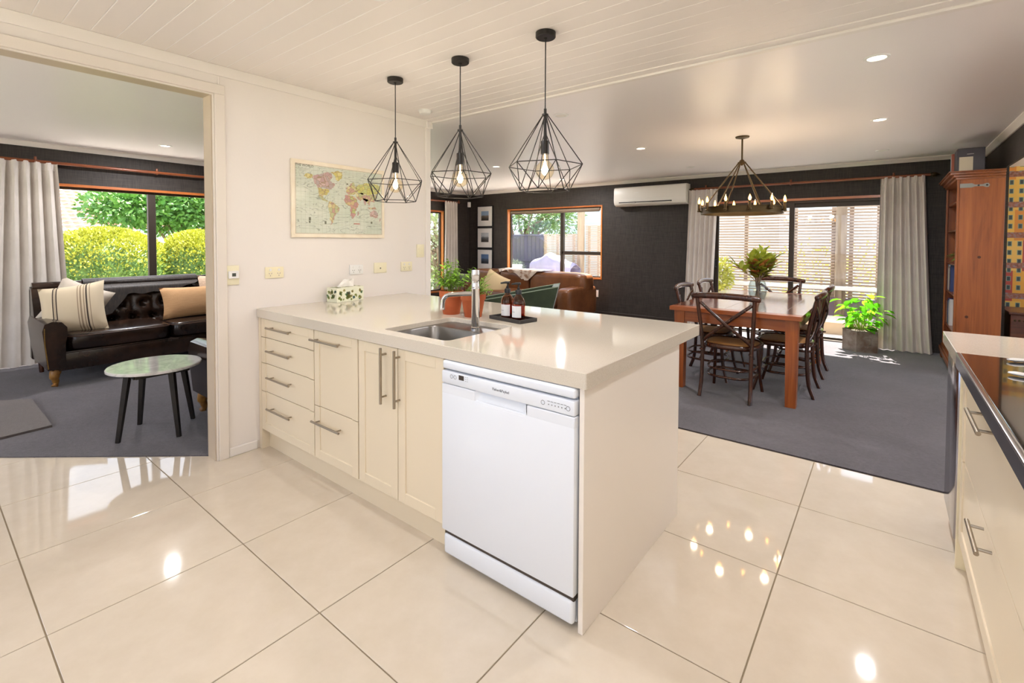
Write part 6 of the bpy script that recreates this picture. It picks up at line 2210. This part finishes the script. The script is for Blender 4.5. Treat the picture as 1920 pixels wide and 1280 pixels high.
t = thing('garden_bench', 'low built in timber bench outside the sliding door', 'bench', (3.2, 7.28, -0.02))
MB().bev(1.9, 5.2, 7.05, 7.50, 0.155, 0.20, 0.004, 1).build('seat', mat('bench_pale', '#d8cfc4', 0.6), t)
MB().box(1.95, 5.15, 7.08, 7.47, -0.02, 0.155).build('plinth', mat('bench_tan', '#b8a288', 0.8), t)
def leaf_cloud(name, parent, m, shapes, n, L, W, seed, inner=0.75):
    """leaves spread over ellipsoids: shapes = [(cx,cy,cz,rx,ry,rz)]"""
    rnd = random.Random(seed)
    lf = MB()
    tot = sum(s[3]*s[4]+s[4]*s[5]+s[3]*s[5] for s in shapes)
    for s in shapes:
        k = int(n*(s[3]*s[4]+s[4]*s[5]+s[3]*s[5])/tot)
        for i in range(k):
            v = Vector((rnd.gauss(0, 1), rnd.gauss(0, 1), rnd.gauss(0, 1))).normalized()
            r = rnd.uniform(inner, 1.03)
            b = Vector((s[0]+v.x*s[3]*r, s[1]+v.y*s[4]*r, s[2]+v.z*s[5]*r))
            d = v+Vector((rnd.uniform(-.9, .9), rnd.uniform(-.9, .9), rnd.uniform(-.6, .7)))
            w = Vector((rnd.uniform(-1, 1), rnd.uniform(-1, 1), rnd.uniform(0.2, 1)))
            l = L*rnd.uniform(0.7, 1.3)
            dd = d.normalized()
            sd = dd.cross(w)
            if sd.length < 1e-4:
                continue
            sd.normalize()
            ww = W*rnd.uniform(0.7, 1.2)/2
            lf.add([b, b+dd*l*0.5+sd*ww, b+dd*l, b+dd*l*0.5-sd*ww], [(0, 1, 2, 3)])
    o = lf.build(name, m, parent)
    o['kind'] = 'stuff'
    return o
# shrub by the slat screen, seen through the left leaf of the door
t = thing('garden_shrub', 'yellow green shrub in front of the slat screen', 'shrub', (0.85, 7.5, -0.02))
MB().tube([(0.85, 7.5, -0.02), (0.85, 7.5, 0.5)], 0.02, 8).build('stem', M_bark, t)
leaf_cloud('foliage', t, M_leafy, [(0.85, 7.5, 0.72, 0.20, 0.2, 0.34)], 900, 0.07, 0.035, 3, 0.3)
# flowering hedge behind the slat screens
t = thing('garden_hedge', 'yellow green hedge glimpsed through the slat screens', 'hedge', (2.6, 9.2, -0.12))
for x_ in (0.9, 2.2, 3.6, 4.6):
    MB().cyl((x_, 9.2, -0.12), (x_, 9.2, 0.7), 0.02, 8).build('stem', M_bark, t)
leaf_cloud('foliage', t, M_leafy, [(2.6, 9.15, 0.6, 2.7, 0.42, 0.8)], 2200, 0.09, 0.045, 77, 0.3)
# beyond the living room window: dark fence, lattice, covered barbecue, chair, tree, house
def paling_fence():
    t = thing('paling_fence', 'dark charcoal paling fence beyond the living room window', 'fence', (-7.0, 10.55, -0.12))
    md = mat('charcoal_paling', '#4e4a5c', 0.75, col2='#5b566a', nscale=4, nstretch=(4, 4, 0.4))
    x = -9.6
    first = None
    while x < -4.98:
        if first is None:
            first = MB().box(x, x+0.142, 10.5, 10.518, -0.12, 1.50).build('paling', md, t)
            xf = x
        else:
            o = first.copy()
            C.objects.link(o)
            o.location = (first.location.x+x-xf, first.location.y, first.location.z)
        x += 0.15
    for z in (0.35, 0.72, 1.50):
        MB().box(-9.6, -4.98, 10.47, 10.50, z, z+0.045).build('rail', md, t)
paling_fence()
slat_fence('lattice_fence', -4.98, -3.72, 10.5, 0.30, 1.55, 'pale slat fence beside the dark paling fence', (-4.93, -4.5, -3.95), col='#9c8674')
slat_fence('lattice_fence', -3.54, -0.6, 10.5, 0.10, 1.78, 'taller pale slat fence right of the round post', (-3.45, -3.15, -2.0, -0.7), col='#9c8674')
o = MB().cyl((-3.66, 10.45, -0.12), (-3.66, 10.45, 3.2), 0.105, 14).build('garden_post', mat('post_timber', '#a8967f', 0.8), smooth=40)
tag(o, 'thick timber post beyond the living room window', 'post')
def barbecue():
    t = thing('covered_barbecue', 'barbecue under a lilac grey cover beyond the living room window', 'barbecue', (-4.2, 9.9, -0.022))
    m = MB()
    def fn(u, v):
        x = -4.85+1.35*u
        ridge = 0.66+0.36*max(0.0, 1-abs(u-0.42)/0.62)**0.9+0.010*math.sin(u*22)
        s = v
        if s < 0.45:
            return (x, 9.62+0.012*math.sin(u*30), -0.02+(ridge-0.10)*(s/0.45))
        if s < 0.75:
            f = (s-0.45)/0.30
            return (x, 9.62+0.55*f, ridge-0.10+0.10*math.sin(PI*min(1, f*1.0))+0.012*math.sin(u*18+f*5))
        f = (s-0.75)/0.25
        return (x, 10.17, (ridge-0.10)*(1-f)-0.02*f)
    def fn2(u, v):
        a = fn(u, v)
        return (a[0], 9.9+(a[1]-9.9)*0.97, a[2]*0.985)
    m.grid(fn, 40, 24, two=fn2)
    m.build('cover', mat('lilac_cover', '#8f88a4', 0.55), t, smooth=60)
    for x in (-4.6, -3.75):
        MB().cyl((x, 9.9, -0.022), (x, 9.9, 0.5), 0.025, 10).build('leg', M_blackplastic, t)
barbecue()
def patio_chair():
    t = thing('patio_chair', 'white patio chair beyond the living room window', 'chair', (-5.38, 9.3, -0.022))
    x, y = -5.38, 9.3
    for sx in (-0.28, 0.28):
        MB().cyl((x+sx, y+0.25, -0.022), (x+sx*0.85, y+0.32, 0.66), 0.022, 10).build('rear_leg', M_whiteplastic, t)
        MB().cyl((x+sx, y-0.25, -0.022), (x+sx, y-0.25, 0.42), 0.022, 10).build('front_leg', M_whiteplastic, t)
    MB().bev(x-0.30, x+0.30, y-0.28, y+0.28, 0.40, 0.43, 0.006, 1).build('seat', M_whiteplastic, t)
    MB().bev(x-0.25, x+0.25, y+0.29, y+0.315, 0.46, 0.62, 0.006, 1).build('backrest', M_whiteplastic, t)
    MB().bev(x-0.28, x+0.28, y+0.30, y+0.33, 0.62, 0.66, 0.006, 1).build('top_rail', M_whiteplastic, t)
patio_chair()
def grey_bush():
    t = thing('grey_shrub', 'round pale grey shrub behind the patio chair', 'shrub', (-5.72, 10.05, -0.022))
    MB().cyl((-5.72, 10.05, -0.022), (-5.72, 10.05, 0.35), 0.02, 8).build('stem', M_bark, t)
    leaf_cloud('foliage', t, mat('grey_leaf', '#8f9a86', 0.7, col2='#a7b09c', nscale=4), [(-5.72, 10.05, 0.42, 0.36, 0.3, 0.33)], 1600, 0.09, 0.012, 12, 0.5)
grey_bush()
def tree(name, label, base, h, branches, crown, n, seed, m, L=0.12, W=0.06, r0=0.12):
    t = thing(name, label, 'tree', base)
    rnd = random.Random(seed)
    b = Vector(base)
    tr = MB()
    top = b+Vector((0, 0, h))
    tr.tube([b, b+Vector((0.05, 0.03, h*0.5)), top], [r0, r0*0.8, r0*0.55], 10)
    tr.build('trunk', M_bark, t, smooth=60)
    br = MB()
    for s in crown:
        e = Vector(s[:3])
        for q in range(branches):
            s0 = b+Vector((0, 0, h*rnd.uniform(0.35, 1.0)))
            e2 = e+Vector((rnd.uniform(-1, 1)*s[3], rnd.uniform(-1, 1)*s[4], rnd.uniform(-.5, .8)*s[5]))*0.8
            md = s0.lerp(e2, 0.5)+Vector((rnd.uniform(-.2, .2), rnd.uniform(-.2, .2), 0.15))
            br.tube(bez([s0, md, e2], 4), [r0*0.42*(1-0.1*i) for i in range(9)], 6)
    br.build('branches', M_bark, t, smooth=60)
    leaf_cloud('foliage', t, m, crown, n, L, W, seed, 0.25)
    return t
tree('garden_tree', 'spreading tree with bare grey branches behind the dark fence', (-6.9, 12.2, -0.12), 1.9, 5, [(-6.6, 12.0, 2.2, 1.1, 0.7, 0.6), (-5.4, 12.0, 2.05, 0.9, 0.5, 0.55)], 2600, 31, mat('olive_leaf', '#5f7f52', 0.5, col2='#86a35c', nscale=3), 0.16, 0.05, r0=0.16)
tree('garden_tree', 'pale branched tree outside the corner window', (-6.3, 7.4, -0.12), 1.5, 6, [(-6.4, 7.4, 1.7, 0.7, 0.8, 0.9), (-6.5, 6.3, 1.3, 0.7, 0.8, 1.0), (-6.3, 7.5, 0.4, 0.5, 0.6, 0.5)], 3600, 37, mat('dusty_leaf', '#7f9060', 0.5, col2='#b0b690', nscale=3), 0.12, 0.06, r0=0.11)
tree('garden_tree', 'green maple behind the clipped hedge', (-9.4, 2.6, -0.12), 1.9, 4, [(-9.2, 2.5, 2.15, 1.0, 1.2, 0.75), (-8.9, 1.5, 2.0, 0.8, 0.85, 0.42), (-9.2, 3.9, 2.2, 1.0, 1.0, 0.8)], 17000, 41, mat('maple_leaf', '#5f8f4a', 0.5, col2='#86b05c', nscale=3), 0.11, 0.075, r0=0.10)
def hedge():
    for i, (yc, yr, zt, lab) in enumerate(((0.62, 1.05, 1.49, 'left rounded mound of the clipped hedge with sunlight coloured on top outside the lounge'), (1.95, 0.86, 1.47, 'right rounded mound of the clipped hedge with sunlight coloured on top outside the lounge'))):
        t = thing('clipped_hedge', lab, 'hedge', (-6.8, yc, -0.12), 0, 'clipped hedge mounds outside the lounge')
        m = MB()
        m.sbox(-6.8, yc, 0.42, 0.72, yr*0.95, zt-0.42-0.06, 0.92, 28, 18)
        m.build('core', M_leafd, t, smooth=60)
        for sd in range(4):
            y = yc+(sd-1.5)*0.3*yr
            MB().cyl((-6.8, y, -0.12), (-6.8, y, 0.35), 0.03, 8).build('stem', M_bark, t)
        rnd = random.Random(50+i)
        lo, hi = MB(), MB()
        n = 20000
        for q in range(n):
            th, ph = rnd.uniform(-PI/2, PI/2) if rnd.random() < 0.85 else rnd.uniform(0, 2*PI), rnd.uniform(-0.9, PI/2)
            def pw(x, e): return math.copysign(abs(x)**e, x)
            v = Vector((0.76*pw(math.cos(ph), 0.92)*pw(math.cos(th), 0.92), yr*pw(math.cos(ph), 0.92)*pw(math.sin(th), 0.92), (zt-0.42)*pw(math.sin(ph), 0.92)))
            b = Vector((-6.8, yc, 0.42))+v*rnd.uniform(0.90, 1.03)
            if b.z < -0.1:
                continue
            d = (v.normalized()+Vector((rnd.uniform(-.8, .8), rnd.uniform(-.8, .8), rnd.uniform(-.4, .8)))).normalized()
            w = Vector((rnd.uniform(-1, 1), rnd.uniform(-1, 1), rnd.uniform(-1, 1)))
            s = d.cross(w)
            if s.length < 1e-3:
                continue
            s.normalize()
            l, ww = rnd.uniform(0.032, 0.055), rnd.uniform(0.011, 0.018)
            g = hi if (b.z > 0.95+rnd.uniform(-0.25, 0.25)) else lo  # sunlit yellow top and shaded green below, put into leaf colours
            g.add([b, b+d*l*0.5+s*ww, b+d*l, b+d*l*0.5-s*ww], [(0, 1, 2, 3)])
        hi.build('sunlit_leaves', M_leafy, t)['kind'] = 'stuff'
        lo.build('shaded_leaves', M_leafd, t)['kind'] = 'stuff'
hedge()
def house():
    t = thing('neighbour_house', 'neighbouring house with red tiled roof beyond the hedge', 'house', (-19.0, 1.0, -0.12))
    MB().box(-22, -16.0, -6.0, 5.0, -0.12, 1.52).build('wall', mat('pale_weatherboard', '#d5d8da', 0.7), t)
    MB().bev(-16.02, -15.9, -6.1, 5.1, 1.46, 1.60, 0.01, 1).build('gutter', M_whiteplastic, t)
    w = MB().frame(0.2, 1.5, 0.5, 1.45, 0, 0.05, 0.06, T(-15.98, 0, 0) @ RZ(PI/2))
    wo = w.build('window', M_whiteplastic, t)
    MB().box(-15.99, -15.97, 0.26, 1.44, 0.56, 1.39).build('pane', mat('far_pane', '#8f9aa2', 0.1), wo)
    MB().box(-17.5, -16.8, -3.0, -2.4, 2.6, 3.6).build('chimney', mat('far_brick', '#a5715c', 0.8), t)
    rt = mat('terracotta_roof', '#7c3f2d', 0.7, col2='#8c4e3a', nscale=2)
    m = MB()
    # rows of rolled tiles climbing away from the gutter
    sl = 0.42
    for r in range(14):
        x = -15.85-r*0.30
        z = 1.60+r*0.30*sl
        def fn(u, v, x=x, z=z):
            y = -6.2+11.4*u
            return (x-0.33*v, y, z+0.33*sl*v+0.045*(1-v)+0.022*abs(math.sin(y*PI/0.23)))
        m.grid(fn, 196, 1)
    m.build('roof', rt, t)
house()
def far_house():
    t = thing('neighbour_house', 'pale blue weatherboard house beyond the slat fence', 'house', (-2.3, 15.5, -0.12))
    for i in range(26):
        MB().box(-7.5, 2.8, 14.0-0.010*(1), 15.5, -0.12+i*0.15, 0.028+i*0.15).build('weatherboard', mat('pale_blue_board', '#c6d4de', 0.7), t)
    MB().box(-3.95, -3.05, 13.95, 13.99, 1.6, 3.0).build('window', mat('far_pane', '#8f9aa2', 0.1), t)
    MB().prism([(13.6, 3.78), (15.9, 3.78), (15.9, 5.0)], -7.8, 3.1, 'x').build('roof', mat('far_roof', '#7c7470', 0.8), t)
far_house()
